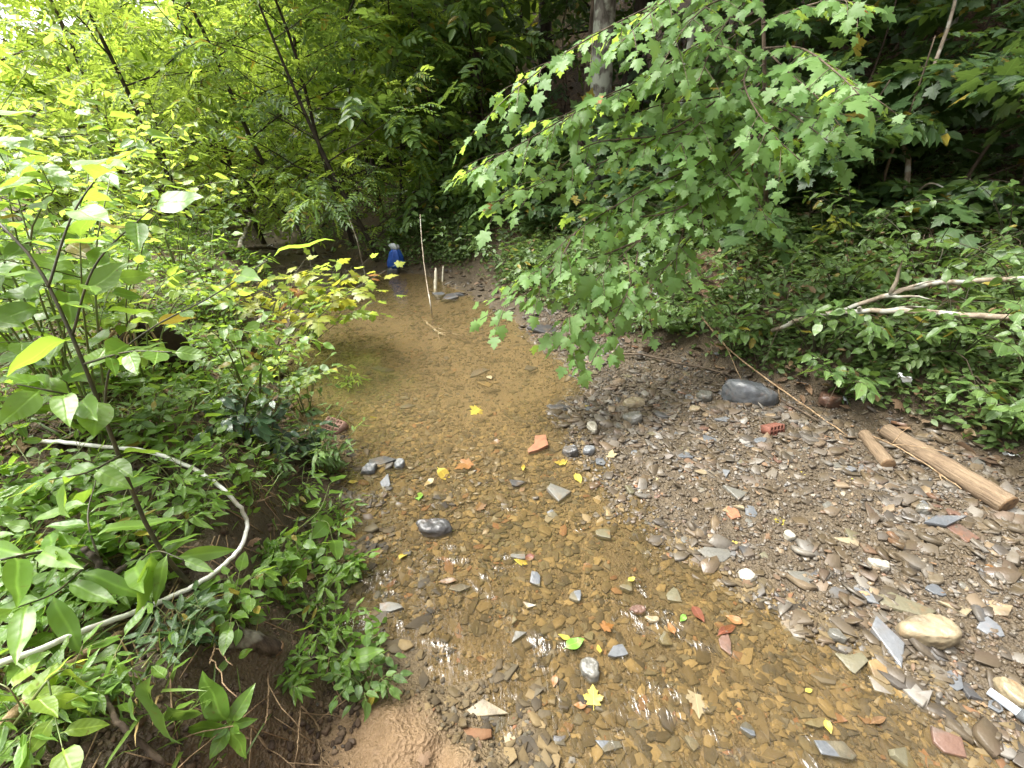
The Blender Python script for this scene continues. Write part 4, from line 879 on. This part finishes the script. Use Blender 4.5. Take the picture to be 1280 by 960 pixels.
# far wood seen as one mass behind everything on the left
rng = np.random.RandomState(60); mb = MB(); n = 3200; a = R(-62) + R(66) * rng.rand(n); dd = 15 + 9 * rng.rand(n); x = np.sin(a) * dd; y = np.cos(a) * dd
z = height(x, y) + rng.rand(n) ** .8 * (2.0 + 3.4 * sstep(-.85, -.3, a) + 1.2 * vnoise(x, y, .35))
b = rng.rand(n) * 6.28; put_leaves(mb, rng, np.stack([x, y, z], 1), np.stack([np.cos(b), np.sin(b), -.3 + 0 * b], 1), T_SPB, 1.1, .6)
tag(mb.build('far_woodland', M['lf_bright']), 'bright far woodland beyond the left bank', 'woodland', kind='stuff')

# --- left bank shrubs, near to far
LS = [
 ('leafy_shrub', (-1.52, 1.42), 1.2, .42, 8, T_OV, .105, 18, 'near', 'tall bright shrub with broad leaves at the left edge', 3),
 ('leafy_shrub', (-1.95, 1.75), .8, .45, 8, T_OV, .075, 20, 'near', 'mid height shrub filling the left edge behind the sapling', 3),
 ('leafy_shrub', (-1.75, 1.95), .6, .4, 8, T_OV, .065, 20, 'bright', 'pale bushy shrub beside the root mass', 3),
 ('leafy_shrub', (-1.5, 2.55), .5, .42, 8, T_OV, .055, 18, 'bright', 'bright small leaved shrub reaching over the stream edge', 3),
 ('leafy_shrub', (-2.1, 2.2), 1.05, .5, 7, T_OV, .08, 20, 'near', 'bright broad leaved shrub behind the tall one at left', 3),
 ('leafy_shrub', (-1.45, 2.25), .70, .40, 6, T_OV, .07, 18, 'near', 'bushy green shrub above the dark hollow in the left bank', 3),
 ('leafy_shrub', (-2.75, 3.1), 1.15, .6, 8, T_OV, .08, 18, 'bright', 'bright shrub beyond the hollow on the left bank', 3),
 ('leafy_shrub', (-2.35, 3.55), .75, .5, 7, T_OV, .07, 18, 'near', 'rounded shrub on the left bank opposite the hanging maple', 3),
 ('leafy_shrub', (-3.1, 4.3), 1.3, .7, 8, T_OV, .08, 18, 'bright', 'sunlit shrub left of the side channel', 3),
 ('leafy_shrub', (-3.8, 3.4), 1.6, .8, 8, T_OV, .09, 18, 'bright', 'big sunlit shrub far along the left edge', 3),
 ('leafy_shrub', (-4.2, 5.2), 1.6, .9, 8, T_OV, .09, 18, 'bright', 'big sunlit shrub under the feathery tree', 3),
 ('leafy_shrub', (-3.3, 5.3), .6, .5, 7, T_OV, .085, 10, 'mid', 'green shrub at the mouth of the side channel', 3),
 ('leafy_shrub', (-1.02, 2.05), .34, .28, 7, T_LAN, .07, 10, 'mid', 'low bushy weed above the perforated brick', 3),
 ('leafy_shrub', (-1.42, 2.75), .42, .30, 7, T_OV, .06, 10, 'mid', 'small leaved bush leaning over the pool edge', 3),
 ('leafy_shrub', (-2.75, 2.2), 1.3, .6, 7, T_OV, .085, 18, 'near', 'bright shrub filling the left edge', 3)]
for i, (nm, (x, y), H, sp, st, T, sz, nl, mt, lb, sd_) in enumerate(LS):
    shrub(nm, (x, y, hz(x, y)), H, sp, st, T, sz, nl, M['lf_' + mt], M['stem_green'], lb, 300 + i, side=sd_, group='shrubs on the left bank')
hosel = spline(hp, 60)[:, :2]
clear = lambda x, y: .15 + .85 * sstep(.03, .12, np.min(np.hypot(x[:, None] - hosel[None, :, 0], y[:, None] - hosel[None, :, 1] + .04), 1))
g = G(200, 455); root = empty('root_wad', g, 'dark upturned root mass with hanging pale roots in the left bank', 'root mass'); mb = MB()
crumple(mb, g, [(-.05, .17, .10, 0), (.05, .18, .11, -.01), (.14, .16, .10, -.02), (.22, .11, .07, -.03), (.27, .05, .04, -.03)], 31, .3); mb.build('dark_mound', M['hole'], root)  # dark mound; its colour stands for the shade inside the hollow
rng = np.random.RandomState(19); mb = MB()
for k in range(18):
    a = -2.6 + 2.2 * rng.rand(); p0 = g + (math.cos(a) * .05, math.sin(a) * .05, .24 + .04 * rng.rand()); p2 = g + (math.cos(a) * .24, math.sin(a) * .16 - .03, -.06 + .14 * rng.rand()); p1 = (p0 + p2) / 2 + (math.cos(a) * .07, math.sin(a) * .07, .06); mb.tube(spline([p0, p1, p2], 10) + rng.normal(0, .003, (10, 3)), np.linspace(.005, .002, 10), 5)
mb.build('roots', M['dead_wood'], root)
rng = np.random.RandomState(23); mb = MB(); x, y = sample(rng, 1500, (-3.0, -.4, .5, 3.5), lambda x, y: (sdf(FLOOR, x, y) > .05) * (rightness(x, y) < .5) * clear(x, y) * (.2 + .8 * (fbm(x, y, 3, 2, 5) > .05)))
for x_, y_ in zip(x, y):
    a = rng.rand() * 6.28; L = .05 + .12 * rng.rand(); p = np.array([x_, y_, hz(x_, y_) + .012]); q_ = np.array([x_ + L * math.cos(a), y_ + L * math.sin(a), 0]); q_[2] = hz(q_[0], q_[1]) + .012 + .03 * rng.rand(); m_ = (p + q_) / 2; m_[2] = max(m_[2], hz(m_[0], m_[1]) + .012)
    mb.tube([p, m_, q_], [.0022, .002, .001], 4)
tag(mb.build('dead_straw', M['dead_wood']), 'scattered dead straw and twigs on the left bank', 'straw', kind='stuff')
for k, (a_, b_, lb) in enumerate([((262, 300), (330, 285), 'pale driftwood pole lying across the side channel'), ((300, 318), (322, 268), 'driftwood pole leaning up in the side channel'), ((280, 325), (350, 318), 'dark driftwood stick at the mouth of the side channel')]):
    stick('driftwood', [G(*a_) + (0, 0, .06), (G(*a_) + G(*b_)) / 2 + (0, 0, .12), G(*b_) + (0, 0, .08)], .03, .018, M['bark_pale' if k < 2 else 'bark_brown'], lb, 2, 60 + k, 'branch')
M['soil'] = flakes_mat('soil_crumb', [(0, (.035, .022, .014)), (.4, (.07, .045, .027)), (.75, (.11, .075, .045)), (.95, (.09, .08, .065))], .6, spec=.25)
mb = MB(); x, y = sample(rng, 9000, (-3.0, -.0, .4, 4), lambda x, y: (sdf(FLOOR, x, y) > -.06) * (rightness(x, y) < .5) * (.15 + .85 * (fbm(x, y, 4, 3, 15) > .02)) * (1 - .7 * sstep(.6, 1.4, sdf(FLOOR, x, y))))
scatter_flakes(mb, rng, x, y, .005 + .022 * rng.rand(len(x)) ** 3, T_PEB, .3, .5)
tag(mb.build('soil_crumbs', M['soil']), 'crumbled brown earth on the left bank', 'soil', kind='stuff')
mb = MB(); x, y = sample(rng, 500, (-3, 3, .5, 4.5), lambda x, y: ((sdf(WATER, x, y) > -.04) & (sdf(FLOOR, x, y) < .5)) * (.15 + .85 * (fbm(x, y, 2.2, 3, 55) > .03)))
a = rng.rand(len(x)) * 6.28; put_leaves(mb, rng, np.stack([x, y, np.maximum(height(x, y), 0) + .012], 1), np.stack([np.cos(a), np.sin(a), rng.normal(0, .2, len(x))], 1), [T_OV[1], T_OV[2], T_LAN[1], T_MAP[3]], .034, .5)
tag(mb.build('leaf_fragments', M['lf_litter']), 'brown leaf fragments scattered over mud and gravel', 'leaf litter', kind='stuff')
# dark glossy plant at the water's edge
for i, (px, py, H, lb) in enumerate([(335, 560, .22, 'dark glossy leaved plant behind the hose loop'), (385, 575, .20, 'dark glossy leaved plant overhanging the left waterline'), (300, 545, .2, 'dark glossy leaved plant at the inner side of the hose')]):
    shrub('glossy_plant', G(px, py), H, .2, 8, T_OV, .075, 8, M['lf_glossy'], M['stem_dark'], lb, 330 + i, 'plant', side=2, droop=.5)
# yellowing maple like bush leaning over the pool
b0 = np.array([-1.95, 3.25, hz(-1.95, 3.25)])
shrub('yellowing_bush', b0, .85, .55, 9, T_MAP, .085, 16, M['lf_yellow'], M['stem_dark'], 'yellow and orange leaved bush leaning over the left of the pool', 341, lean=(.45, .3), side=3)
b0 = np.array([-1.95, 4.0, hz(-1.95, 4.0)])
shrub('yellowing_bush', b0, .75, .5, 8, T_MAP, .085, 15, M['lf_bright'], M['stem_dark'], 'light green lobed leaf bush behind the yellow one at the pool', 342, lean=(.4, .05), side=3)
# fallen leafy branch in the pool below it
# --- the sapling in the foreground
rng = np.random.RandomState(17)
def sapling_by(name, lines, T, size, mat, smat, label, leafn, r=.008, cat='sapling', seed=5, droop=.25, roll=.4, stems_first=True):
    rng = np.random.RandomState(seed); base = np.array(lines[0][0]); root = empty(name, base, label, cat); ms, ml = MB(), MB()
    for i, ln in enumerate(lines):
        line = spline(ln, 16); rr = r if i == 0 else r * .45
        ms.tube(line, np.linspace(rr, rr * .4, 16), 8, .5, True, .05, i); a_, b_ = along(rng, line, leafn if i == 0 else max(4, int(leafn * .8)), .45 if i == 0 else .2, 1, 1.0, droop); put_leaves(ml, rng, a_, b_, T, size, roll)
    ms.build('stem', smat, root); ml.build('foliage', mat, root); return root
g0 = G(245, 738)
sapling_by('sapling', [[g0, P(215, 705, 1.27), P(180, 650, 1.2), P(130, 520, 1.1), P(90, 420, 1.03), P(45, 330, 1.0), P(-10, 270, .98)],
  [P(130, 520, 1.1), P(140, 455, 1.08), P(190, 410, 1.06), P(262, 372, 1.04), P(335, 325, 1.02)], [P(105, 455, 1.05), P(160, 440, 1.0), P(215, 440, .98)], [P(120, 500, 1.08), P(70, 490, 1.0), P(20, 480, .96)], [P(90, 420, 1.03), P(120, 330, 1.0), P(190, 260, .98)], [P(60, 360, 1.0), P(90, 270, 1.0), P(130, 210, 1.0)], [P(150, 570, 1.13), P(110, 590, 1.05), P(60, 600, 1.0)]],
  T_OV, .085, M['lf_near'], M['stem_dark'], 'tall thin sapling with a dark stem in the left foreground', 9, .0065)
g1 = G(200, 770)
sapling_by('sapling', [[g1, PG(150, 730, .06), PG(105, 700, .13), PG(60, 690, .2), PG(0, 700, .25)], [PG(130, 715, .1), PG(110, 650, .2), PG(120, 600, .25)], [PG(110, 705, .13), PG(70, 740, .2), PG(20, 760, .22)], [PG(150, 730, .06), PG(190, 690, .12), PG(230, 700, .18)]],
  T_LAN, .13, M['lf_near'], M['stem_dark'], 'low branching sapling with long pale leaves at lower left', 10, .007, seed=9)
g2 = P(15, 900, 1.1)
sapling_by('sapling', [[G(0, 930), PG(30, 890, .08), PG(60, 850, .12), PG(85, 835, .14)], [PG(60, 850, .12), PG(70, 900, .1), PG(78, 935, .1)], [PG(30, 890, .08), PG(10, 860, .14), PG(-20, 850, .18)]], T_OV, .075, M['lf_bright'], M['stem_green'], 'pale green seedling at the bottom left corner', 6, .004, seed=13)
# rosette plant on the mud face
def rosette(name, c, up, leaves, T, mat, label, seed, stemfrom=None):
    rng = np.random.RandomState(seed); root = empty(name, c, label, 'plant'); ml = MB(); ms = MB(); up = np.array(up, float); up /= np.linalg.norm(up)
    a = np.cross(up, (0, 1., 0)); a /= np.linalg.norm(a); b = np.cross(up, a); ps, ds, sz = [], [], []
    for ang, ln, el in leaves:
        ps.append(c); ds.append(a * math.cos(ang) + b * math.sin(ang) + up * el); sz.append(ln)
    for p_, d_, s_ in zip(ps, ds, sz): put_leaves(ml, rng, [p_], [d_], T, s_, .15, up)
    ms.tube(spline([stemfrom if stemfrom is not None else c - up * .1, c - up * .04, c], 8), .0022, 6); ms.build('stem', M['stem_green'], root); ml.build('foliage', mat, root)
c = PG(288, 905, .07)
rosette('broadleaf_seedling', c, (.2, -.75, .6), [(k * 1.05 + .3, 0.060 + .012 * (k % 3), .25) for k in range(6)] + [(k * 2.1 + .8, 0.035, .6) for k in range(3)], T_OV, M['lf_near'], 'fresh seedling with a whorl of broad leaves on the mud face', 3, G(250, 930))
# hanging wilted leaves
ml, ms = MB(), MB(); c = PG(178, 835, .08); root = empty('wilted_plant', c, 'wilted plant with long puckered leaves hanging down the left bank', 'plant'); rng = np.random.RandomState(3)
for (px, py, dx, dy, L) in [(190, 835, -6, 60, .12), (165, 835, -30, 30, .10), (205, 880, 20, 14, .085), (170, 860, -20, 45, .10), (195, 850, -20, 60, .12), (160, 850, -40, 10, .07)]:
    p0 = PG(px, py, .08); p1 = PG(px + dx, py + dy, .07); put_leaves(ml, rng, [p0], [p1 - p0], [T_OV[1]], L, .3, (0, -1, .3))
ms.tube(spline([G(200, 810), PG(190, 820, .05), c], 8), .0025, 6); ms.build('stem', M['stem_green'], root); ml.build('foliage', M['lf_bank'], root)
# heart leaved vine
lines = [[G(330, 700), PG(360, 670, .1), PG(398, 640, .22), PG(412, 605, .3)], [PG(385, 655, .18), PG(408, 652, .26), PG(415, 672, .26)], [PG(360, 670, .1), PG(350, 690, .14), PG(360, 705, .14)]]
sapling_by('heart_leaf_vine', lines, T_HEART, .09, M['lf_near'], M['stem_green'], 'vine with heart shaped leaves leaning to the stream by the hose', 5, .0035, 'vine', 21)
# weeds and herb clumps on the bank edge
HERBS = [(300, 770, .14, .12, 'near', 'leafy weed at the base of the tall sapling'), (185, 748, .13, .12, 'near', 'leafy weed hiding the middle of the lower hose run'), (135, 742, .13, .12, 'near', 'leafy weed left of the one hiding the hose run'), (440, 720, .12, .1, 'near', 'weed on the crest of the bank by the riffle'), (425, 660, .14, .12, 'near', 'weed spilling to the water beside the heart leaved vine'), (420, 590, .14, .12, 'mid', 'weed spilling over the waterline below the glossy plants'), (445, 830, .12, .11, 'near', 'bright weed hanging over the mud face'), (100, 900, .16, .13, 'near', 'leafy weed beside the broken brown stalk'), (370, 850, .08, .07, 'near', 'little weed clinging to the mud face'), (462, 865, .13, .10, 'mid', 'low herb clump hanging over the mud bar'), (395, 770, .16, .13, 'near', 'herb clump on the bank edge right of the rotten log'), (420, 805, .14, .11, 'near', 'herb clump between the rotten log and the mud bar'), (350, 745, .16, .14, 'near', 'herb clump beside the lower hose'), (378, 632, .15, .13, 'near', 'weed clump right of the hose bend'), (345, 598, .12, .11, 'mid', 'weed clump inside the hose bend'), (395, 700, .14, .12, 'near', 'weed clump below the heart leaved vine'), (250, 655, .11, .10, 'near', 'weed clump under the hose arc'), (230, 620, .14, .12, 'near', 'weed clump behind the sapling stem'), (200, 540, .16, .14, 'mid', 'weed clump in the hollow of the left bank'),
 (440, 490, .16, .10, 'bright', 'bright little weed standing in the pool edge'), (120, 620, .18, .15, 'near', 'weed clump left of the sapling stem'), (60, 640, .2, .16, 'near', 'weed clump at the left edge above the lower hose'), (150, 700, .18, .14, 'near', 'weed clump around the low sapling'), (40, 740, .14, .13, 'near', 'weed clump above the straight hose end'), (338, 716, .12, .10, 'near', 'weed clump touching the hose bend'), (240, 800, .10, .1, 'dark', 'shaded weed in front of the rotten log'), (60, 930, .12, .1, 'near', 'weed at the bottom left corner'), (20, 560, .22, .18, 'near', 'weed clump at the free end of the hose'), (270, 520, .18, .15, 'mid', 'weed clump before the dark hollow')]
for i, (px, py, H, sp, mt, lb) in enumerate(HERBS):
    shrub('herb_clump', G(px, py), H, sp, 9, T_LAN if i % 3 else T_OV, .05 if i % 3 else .045, 9, M['lf_' + mt], M['stem_green'], lb, 400 + i, 'herb', side=2, group='weeds on the left bank', sr=.002, t0=.15)
# grass and tiny weeds of the left bank
rng = np.random.RandomState(31); mb = MB()
x, y = sample(rng, 6000, (-4.5, -.5, .55, 6), lambda x, y: clear(x, y) * (sdf(FLOOR, x, y) > .16) * (rightness(x, y) < .5) * (np.abs(x) < 1.2 + 1.25 * y) * (.12 + .88 * (fbm(x, y, 2.2, 3, 14) > -.06)))
a = rng.rand(len(x)) * 6.28; put_leaves(mb, rng, np.stack([x, y, height(x, y)], 1), np.stack([np.cos(a) * .5, np.sin(a) * .5, .5 + rng.rand(len(x))], 1), T_BLADE, .10, .4)
tag(mb.build('grass', M['lf_grass']), 'thin grass growing on the left bank', 'grass', kind='stuff')
mb = MB(); x, y = sample(rng, 14000, (-5.5, -.5, .55, 8), lambda x, y: clear(x, y) * (sdf(FLOOR, x, y) > .2) * (rightness(x, y) < .5) * (np.abs(x) < 1.2 + 1.25 * y) * (.1 + .9 * (fbm(x, y, 1.7, 3, 44) > -.1)))
a = rng.rand(len(x)) * 6.28; put_leaves(mb, rng, np.stack([x, y, height(x, y) + .02 + .09 * rng.rand(len(x))], 1), np.stack([np.cos(a), np.sin(a), .1 + .5 * rng.rand(len(x))], 1), T_OV, .048, .5)
tag(mb.build('bank_weeds', M['lf_near']), 'small leafy weeds carpeting the left bank', 'weeds', kind='stuff')

# --- the right bank: ground cover, brambles, ferns, understorey
rng = np.random.RandomState(51); mb = MB()
x, y = sample(rng, 36000, (-2.5, 7.5, 1.6, 10), lambda x, y: (sdf(FLOOR, x, y) > .10) * (rightness(x, y) > .5) * (np.abs(x) < .8 + 1.25 * y) * (.15 + .85 * (fbm(x, y, 1.5, 3, 24) > -.08)) * (1 - .2 * sstep(6, 9, y)) * (1 - .92 * sstep(1.6, 3.2, sdf(FLOOR, x, y))))
a = rng.rand(len(x)) * 6.28; put_leaves(mb, rng, np.stack([x, y, height(x, y) + .02 + .16 * rng.rand(len(x)) ** 1.5], 1), np.stack([np.cos(a), np.sin(a), .25 * rng.normal(0, 1, len(x))], 1), [T_SMALL[0]], .05, .5)
x, y = sample(rng, 7000, (-2.5, 7.5, 1.6, 10), lambda x, y: (sdf(FLOOR, x, y) > .25) * (rightness(x, y) > .5) * (np.abs(x) < .8 + 1.25 * y) * (.12 + .88 * (fbm(x, y, 1.3, 3, 64) > -.04)) * (1 - .85 * sstep(1.8, 3.6, sdf(FLOOR, x, y))))
a = rng.rand(len(x)) * 6.28; put_leaves(mb, rng, np.stack([x, y, height(x, y) + .03 + .2 * rng.rand(len(x)) ** 1.5], 1), np.stack([np.cos(a), np.sin(a), .3 * rng.normal(0, 1, len(x))], 1), T_SPR + T_SPB, .15, .5)
tag(mb.build('ground_cover', M['lf_cover']), 'small leaved ground cover on the right bank and slope', 'ground cover', kind='stuff')
rng = np.random.RandomState(91); mb = MB(); x, y = sample(rng, 220, (.2, 4.6, 1.9, 6), lambda x, y: (sdf(FLOOR, x, y) > .12) * (rightness(x, y) > .5) * (np.abs(x) < .5 + 1.2 * y) * (.15 + .85 * (fbm(x, y, 1.4, 3, 71) > .03)))
for x_, y_ in zip(x, y):
    a = rng.rand() * 6.28; L = .15 + .4 * rng.rand(); p = np.array([x_, y_, hz(x_, y_)]); q_ = p + (L * math.cos(a), L * math.sin(a), 0); q_[2] = hz(q_[0], q_[1]) + .08 * rng.rand(); m_ = (p + q_) / 2; m_[2] = max(p[2], q_[2]) + .08 + .16 * rng.rand()
    mb.tube(spline([p, m_, q_], 8), np.linspace(.0035, .0015, 8), 4)
tag(mb.build('dead_stems', M['bark_brown']), 'tangle of dead brown stems over the right bank', 'dead stems', kind='stuff')
BRAM = [((1.75, 3.35), .42, .4, 'bramble bush behind the large dark slate boulder'), ((2.15, 3.0), .45, .4, 'bramble bush above the broken brick'), ((2.45, 2.78), .48, .42, 'bramble bush drooping over the top of the long log'), ((2.75, 2.65), .50, .42, 'bramble bush right behind the long log'), ((2.95, 2.35), .55, .45, 'bramble bush at the right edge above the log'), ((3.25, 2.75), .6, .5, 'bramble bush at the right edge under the fallen branches'), ((2.5, 3.4), .45, .45, 'bramble bush under the crossing fallen branches'), ((3.0, 3.3), .5, .5, 'bramble bush right of the crossing fallen branches'), ((1.25, 3.95), .35, .35, 'small bush at the top of the gravel bar'), ((3.5, 2.2), .6, .5, 'bramble bush out at the right margin')]
BRAM += [((1.55, 3.75), .35, .35, 'low bush beside the fern at the foot of the bank'), ((2.2, 2.72), .30, .3, 'low bush overhanging the red brown block'), ((2.0, 3.7), .4, .42, 'bush half way up the bank behind the broken brick'), ((2.75, 2.15), .32, .3, 'low bush at the far end of the mud behind the long log'), ((.9, 4.5), .35, .4, 'low bush behind the hanging maple leaves'), ((1.5, 4.4), .4, .45, 'bush on the bank below the maple trunk'), ((2.9, 4.0), .5, .5, 'bush above the upper fallen branch'), ((3.7, 3.5), .55, .5, 'bush at the right margin above the fallen branches'), ((-.75, 6.9), .5, .5, 'bush overhanging the far shore behind the pale stakes'), ((-.1, 6.2), .45, .5, 'bush on the far shore left of the hanging maple leaves'), ((.35, 5.5), .4, .45, 'bush on the shore straight behind the hanging maple leaves'), ((-1.45, 7.5), .6, .5, 'bush behind the blue sack'), ((-2.1, 7.3), .5, .45, 'bush left of the blue sack')]
for i, ((x, y), H, sp, lb) in enumerate(BRAM):
    shrub('bramble_bush', (x, y, hz(x, y)), H, sp, 9, T_OV, .078, 9, M['lf_bank'], M['stem_dark'], lb, 500 + i, 'bush', side=3, droop=.35, group='brambles on the right bank', lean=(-.12, -.12))
def fern(px, py, H, n, label, seed):
    rng = np.random.RandomState(seed); g = G(px, py); root = empty('fern', g, label, 'fern'); ml = MB(); ms = MB()
    for k in range(n):
        a = 6.28 * k / n + rng.rand(); d = np.array([math.cos(a), math.sin(a), 0]); line = np.array([g + d * H * .9 * t + np.array([0, 0, H * (1.1 * t - .75 * t * t)]) for t in np.linspace(0, 1, 14)])
        ms.tube(line, np.linspace(.003, .001, 14), 5); a_, b_ = along(rng, line, 40, .12, 1, 1.35, .05, jit=.05); sz = H * .26 * np.sin(np.pi * np.linspace(.12, .97, 40) ** .8)
        for p_, d_, s_ in zip(a_, b_, sz): put_leaves(ml, rng, [p_], [d_], [T_LAN[0]], max(s_, .01), .1)
    ms.build('stems', M['stem_green'], root); ml.build('fronds', M['lf_bank'], root)
fern(925, 425, .32, 9, 'green fern at the foot of the right bank', 5); fern(840, 415, .28, 8, 'fern behind the hanging maple leaves', 6); fern(1005, 300, .35, 8, 'fern higher on the slope', 7)
for i, (px, py, H, mt, lb) in enumerate([(1020, 300, .35, 'yellow', 'yellowing seedling on the slope above the fallen branches'), (1015, 250, .4, 'mid', 'green seedling behind the yellowing one')]):
    shrub('seedling', G(px, py + 15), H, .25, 4, T_OV, .09, 7, M['lf_' + mt], M['stem_green'], lb, 520 + i, 'seedling')
# layered understorey shrubs on the slope
US = [(900, 5.0, 1.3), (1000, 4.6, 1.2), (1090, 4.4, 1.3), (1180, 4.2, 1.4), (1270, 4.0, 1.5), (950, 6.2, 1.6), (1060, 5.8, 1.7), (1160, 5.6, 1.8), (1260, 5.4, 1.9), (1340, 4.8, 1.9), (860, 6.4, 1.5), (800, 6.0, 1.3), (720, 6.8, 1.4), (660, 7.4, 1.5), (1120, 7.2, 2.2), (1000, 7.6, 2.1), (1240, 7.4, 2.2), (880, 8.4, 2.2), (800, 9.0, 2.2), (700, 10.0, 2.4)]
USL = ['behind the fern', 'above the yellowing seedling', 'left of the curved pale stem', 'at the foot of the curved pale stem', 'near the white scrap on the slope', 'behind the maple leaves', 'higher up behind the maple', 'left of the leaning grey trunk', 'right of the leaning grey trunk', 'at the right margin of the slope', 'under the maple trunk', 'right of the lichened trunk foot', 'at the foot of the lichened trunk', 'above the far pool bank', 'high on the right slope', 'high behind the maple', 'high at the right margin', 'in the shade behind the maple', 'in the shade right of the dark trunk', 'in the far shade left of the lichened trunk']
for i, ((px, Y, H), l_) in enumerate(zip(US, USL)):
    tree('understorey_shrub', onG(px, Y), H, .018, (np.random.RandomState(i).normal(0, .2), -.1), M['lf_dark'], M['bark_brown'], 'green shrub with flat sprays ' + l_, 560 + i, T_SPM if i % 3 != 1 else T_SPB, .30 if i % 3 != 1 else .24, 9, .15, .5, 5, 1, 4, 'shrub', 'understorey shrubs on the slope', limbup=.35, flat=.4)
# curved pale sapling
sapling_by('sapling', [[P(1122, 292, 4.0), P(1132, 240, 4.0), P(1135, 195, 4.0), P(1122, 165, 3.95), P(1150, 130, 3.9), P(1170, 75, 3.85), P(1192, 10, 3.8), P(1200, -60, 3.8)], [P(1122, 165, 3.95), P(1100, 150, 3.8), P(1085, 160, 3.7)], [P(1130, 260, 4), P(1160, 230, 3.8), P(1190, 240, 3.7)]], T_SPB, .26, M['lf_mid'], M['bark_pale'], 'pale crooked sapling stem bending on the right slope', 7, .026, seed=33)

# --- the maple over the gravel
def maple(name, trunk, branches, label, seed, size=.076, r=.02):
    rng = np.random.RandomState(seed); base = trunk[0]; root = empty(name, base, label, 'tree'); mw, ml = MB(), MB()
    ln = spline(trunk, 20); mw.tube(ln, np.linspace(r, r * .45, 20), 10, .5, True, .08, seed)
    for bi, b in enumerate(branches):
        line = spline(b, 22); mw.tube(line, np.linspace(.007, .002, 22), 7, .5, True, .05, bi); L = np.linalg.norm(np.diff(line, axis=0), axis=1).sum()
        a_, b_ = along(rng, line, int(L * 12), .25, 1, .8, .30, jit=.2); put_leaves(ml, rng, a_, b_, T_MAP, size, .3, (-.15, -.35, 1))
        nt_ = int(L * 7)
        for k in range(nt_):
            i = int((.18 + .8 * (k + rng.rand() * .5) / nt_) * 21); i = min(i, 20); d = line[i + 1] - line[i]; d /= np.linalg.norm(d); s = np.cross(d, (0, 0, 1.)); s /= np.linalg.norm(s) + 1e-6
            dd = d * .75 + s * (1 if k % 2 else -1) * .8 + np.array([0, 0, -.18 + .25 * rng.normal()]); dd /= np.linalg.norm(dd); tl = np.array([line[i] + dd * t + np.array([0, 0, -.6 * t * t]) for t in np.linspace(0, .12 + .2 * rng.rand(), 6)])
            mw.tube(tl, np.linspace(.0028, .0012, 6), 5); a_, b_ = along(rng, tl, 5, .2, 1, .8, .35, jit=.2); put_leaves(ml, rng, a_, b_, T_MAP, size * .92, .3, (-.15, -.35, 1))
    mw.build('trunk', M['bark_brown'], root); ml.build('crown', M['lf_maple'], root)
g = onG(958, 4.7)
tk = [g, P(957, 230, 4.0), P(956, 150, 3.7), P(955, 60, 3.45), P(950, -60, 3.3), P(945, -200, 3.2)]
maple('maple_tree', tk, [
 [P(950, -60, 3.3), P(850, -10, 2.9), P(750, 40, 2.7), P(665, 95, 2.6), P(605, 150, 2.55)], [P(955, 20, 3.3), P(860, 80, 3.0), P(740, 130, 2.8), P(650, 180, 2.7), P(568, 225, 2.65)], [P(955, 80, 3.4), P(860, 150, 3.0), P(760, 200, 2.85), P(660, 235, 2.8), P(600, 262, 2.75)],
 [P(956, 130, 3.5), P(880, 200, 3.1), P(800, 240, 2.9), P(720, 290, 2.8), P(650, 360, 2.75)], [P(956, 150, 3.5), P(880, 235, 3.1), P(800, 300, 2.9), P(745, 350, 2.8), P(690, 420, 2.75)], [P(800, 300, 2.9), P(790, 350, 2.85), P(770, 395, 2.8), P(738, 455, 2.75)], [P(720, 290, 2.8), P(680, 350, 2.75), P(600, 400, 2.7)],
 [P(955, 60, 3.4), P(1000, 60, 2.8), P(1045, 90, 2.3), P(1085, 130, 2.1)], [P(950, 0, 3.3), P(900, 0, 2.9), P(860, 30, 2.7), P(825, 85, 2.6)], [P(955, 100, 3.4), P(920, 130, 3.1), P(880, 150, 2.9), P(840, 190, 2.8)], [P(956, 160, 3.5), P(930, 200, 3.1), P(890, 235, 2.9)],
 [P(953, 30, 3.3), P(1000, 10, 2.7), P(1050, 0, 2.5), P(1085, 15, 2.4)], [P(956, 120, 3.4), P(1000, 150, 2.9), P(1040, 180, 2.7)], [P(950, -20, 3.3), P(900, 40, 2.8), P(870, 110, 2.7)], [P(956, 60, 3.4), P(930, 100, 2.9), P(960, 160, 2.7), P(1000, 200, 2.6)], [P(956, 110, 3.4), P(890, 150, 3.0), P(820, 170, 2.9), P(740, 180, 2.8), P(690, 220, 2.75)],
 [P(956, 150, 3.5), P(900, 220, 3.1), P(850, 260, 2.95), P(790, 270, 2.9), P(720, 250, 2.85)],
 [P(956, 170, 3.7), P(910, 240, 3.3), P(860, 300, 3.15), P(820, 350, 3.05), P(790, 390, 3.0)], [P(800, 300, 2.9), P(750, 320, 2.85), P(700, 330, 2.8), P(655, 345, 2.75)], [P(745, 350, 2.8), P(735, 390, 2.78), P(715, 430, 2.75), P(705, 455, 2.72)], [P(953, 10, 3.3), P(880, 50, 3.0), P(800, 100, 2.85), P(720, 140, 2.75), P(640, 215, 2.7)],
 [P(956, 100, 3.5), P(900, 120, 3.2), P(830, 130, 3.0), P(770, 150, 2.9)], [P(956, 140, 3.6), P(940, 220, 3.2), P(960, 280, 3.0)], [P(950, -40, 3.3), P(880, -30, 2.8), P(820, 10, 2.65), P(770, 60, 2.6)], [P(956, 60, 3.4), P(985, 90, 3.0), P(1020, 120, 2.7), P(1060, 170, 2.5)], [P(880, 235, 3.1), P(850, 300, 3.0), P(845, 340, 2.95)]],
 'large leaved maple tree sweeping its branches over the gravel and pool', 71)

for o in list(bpy.data.objects):
    if o.type == 'EMPTY' and not o.children: bpy.data.objects.remove(o)
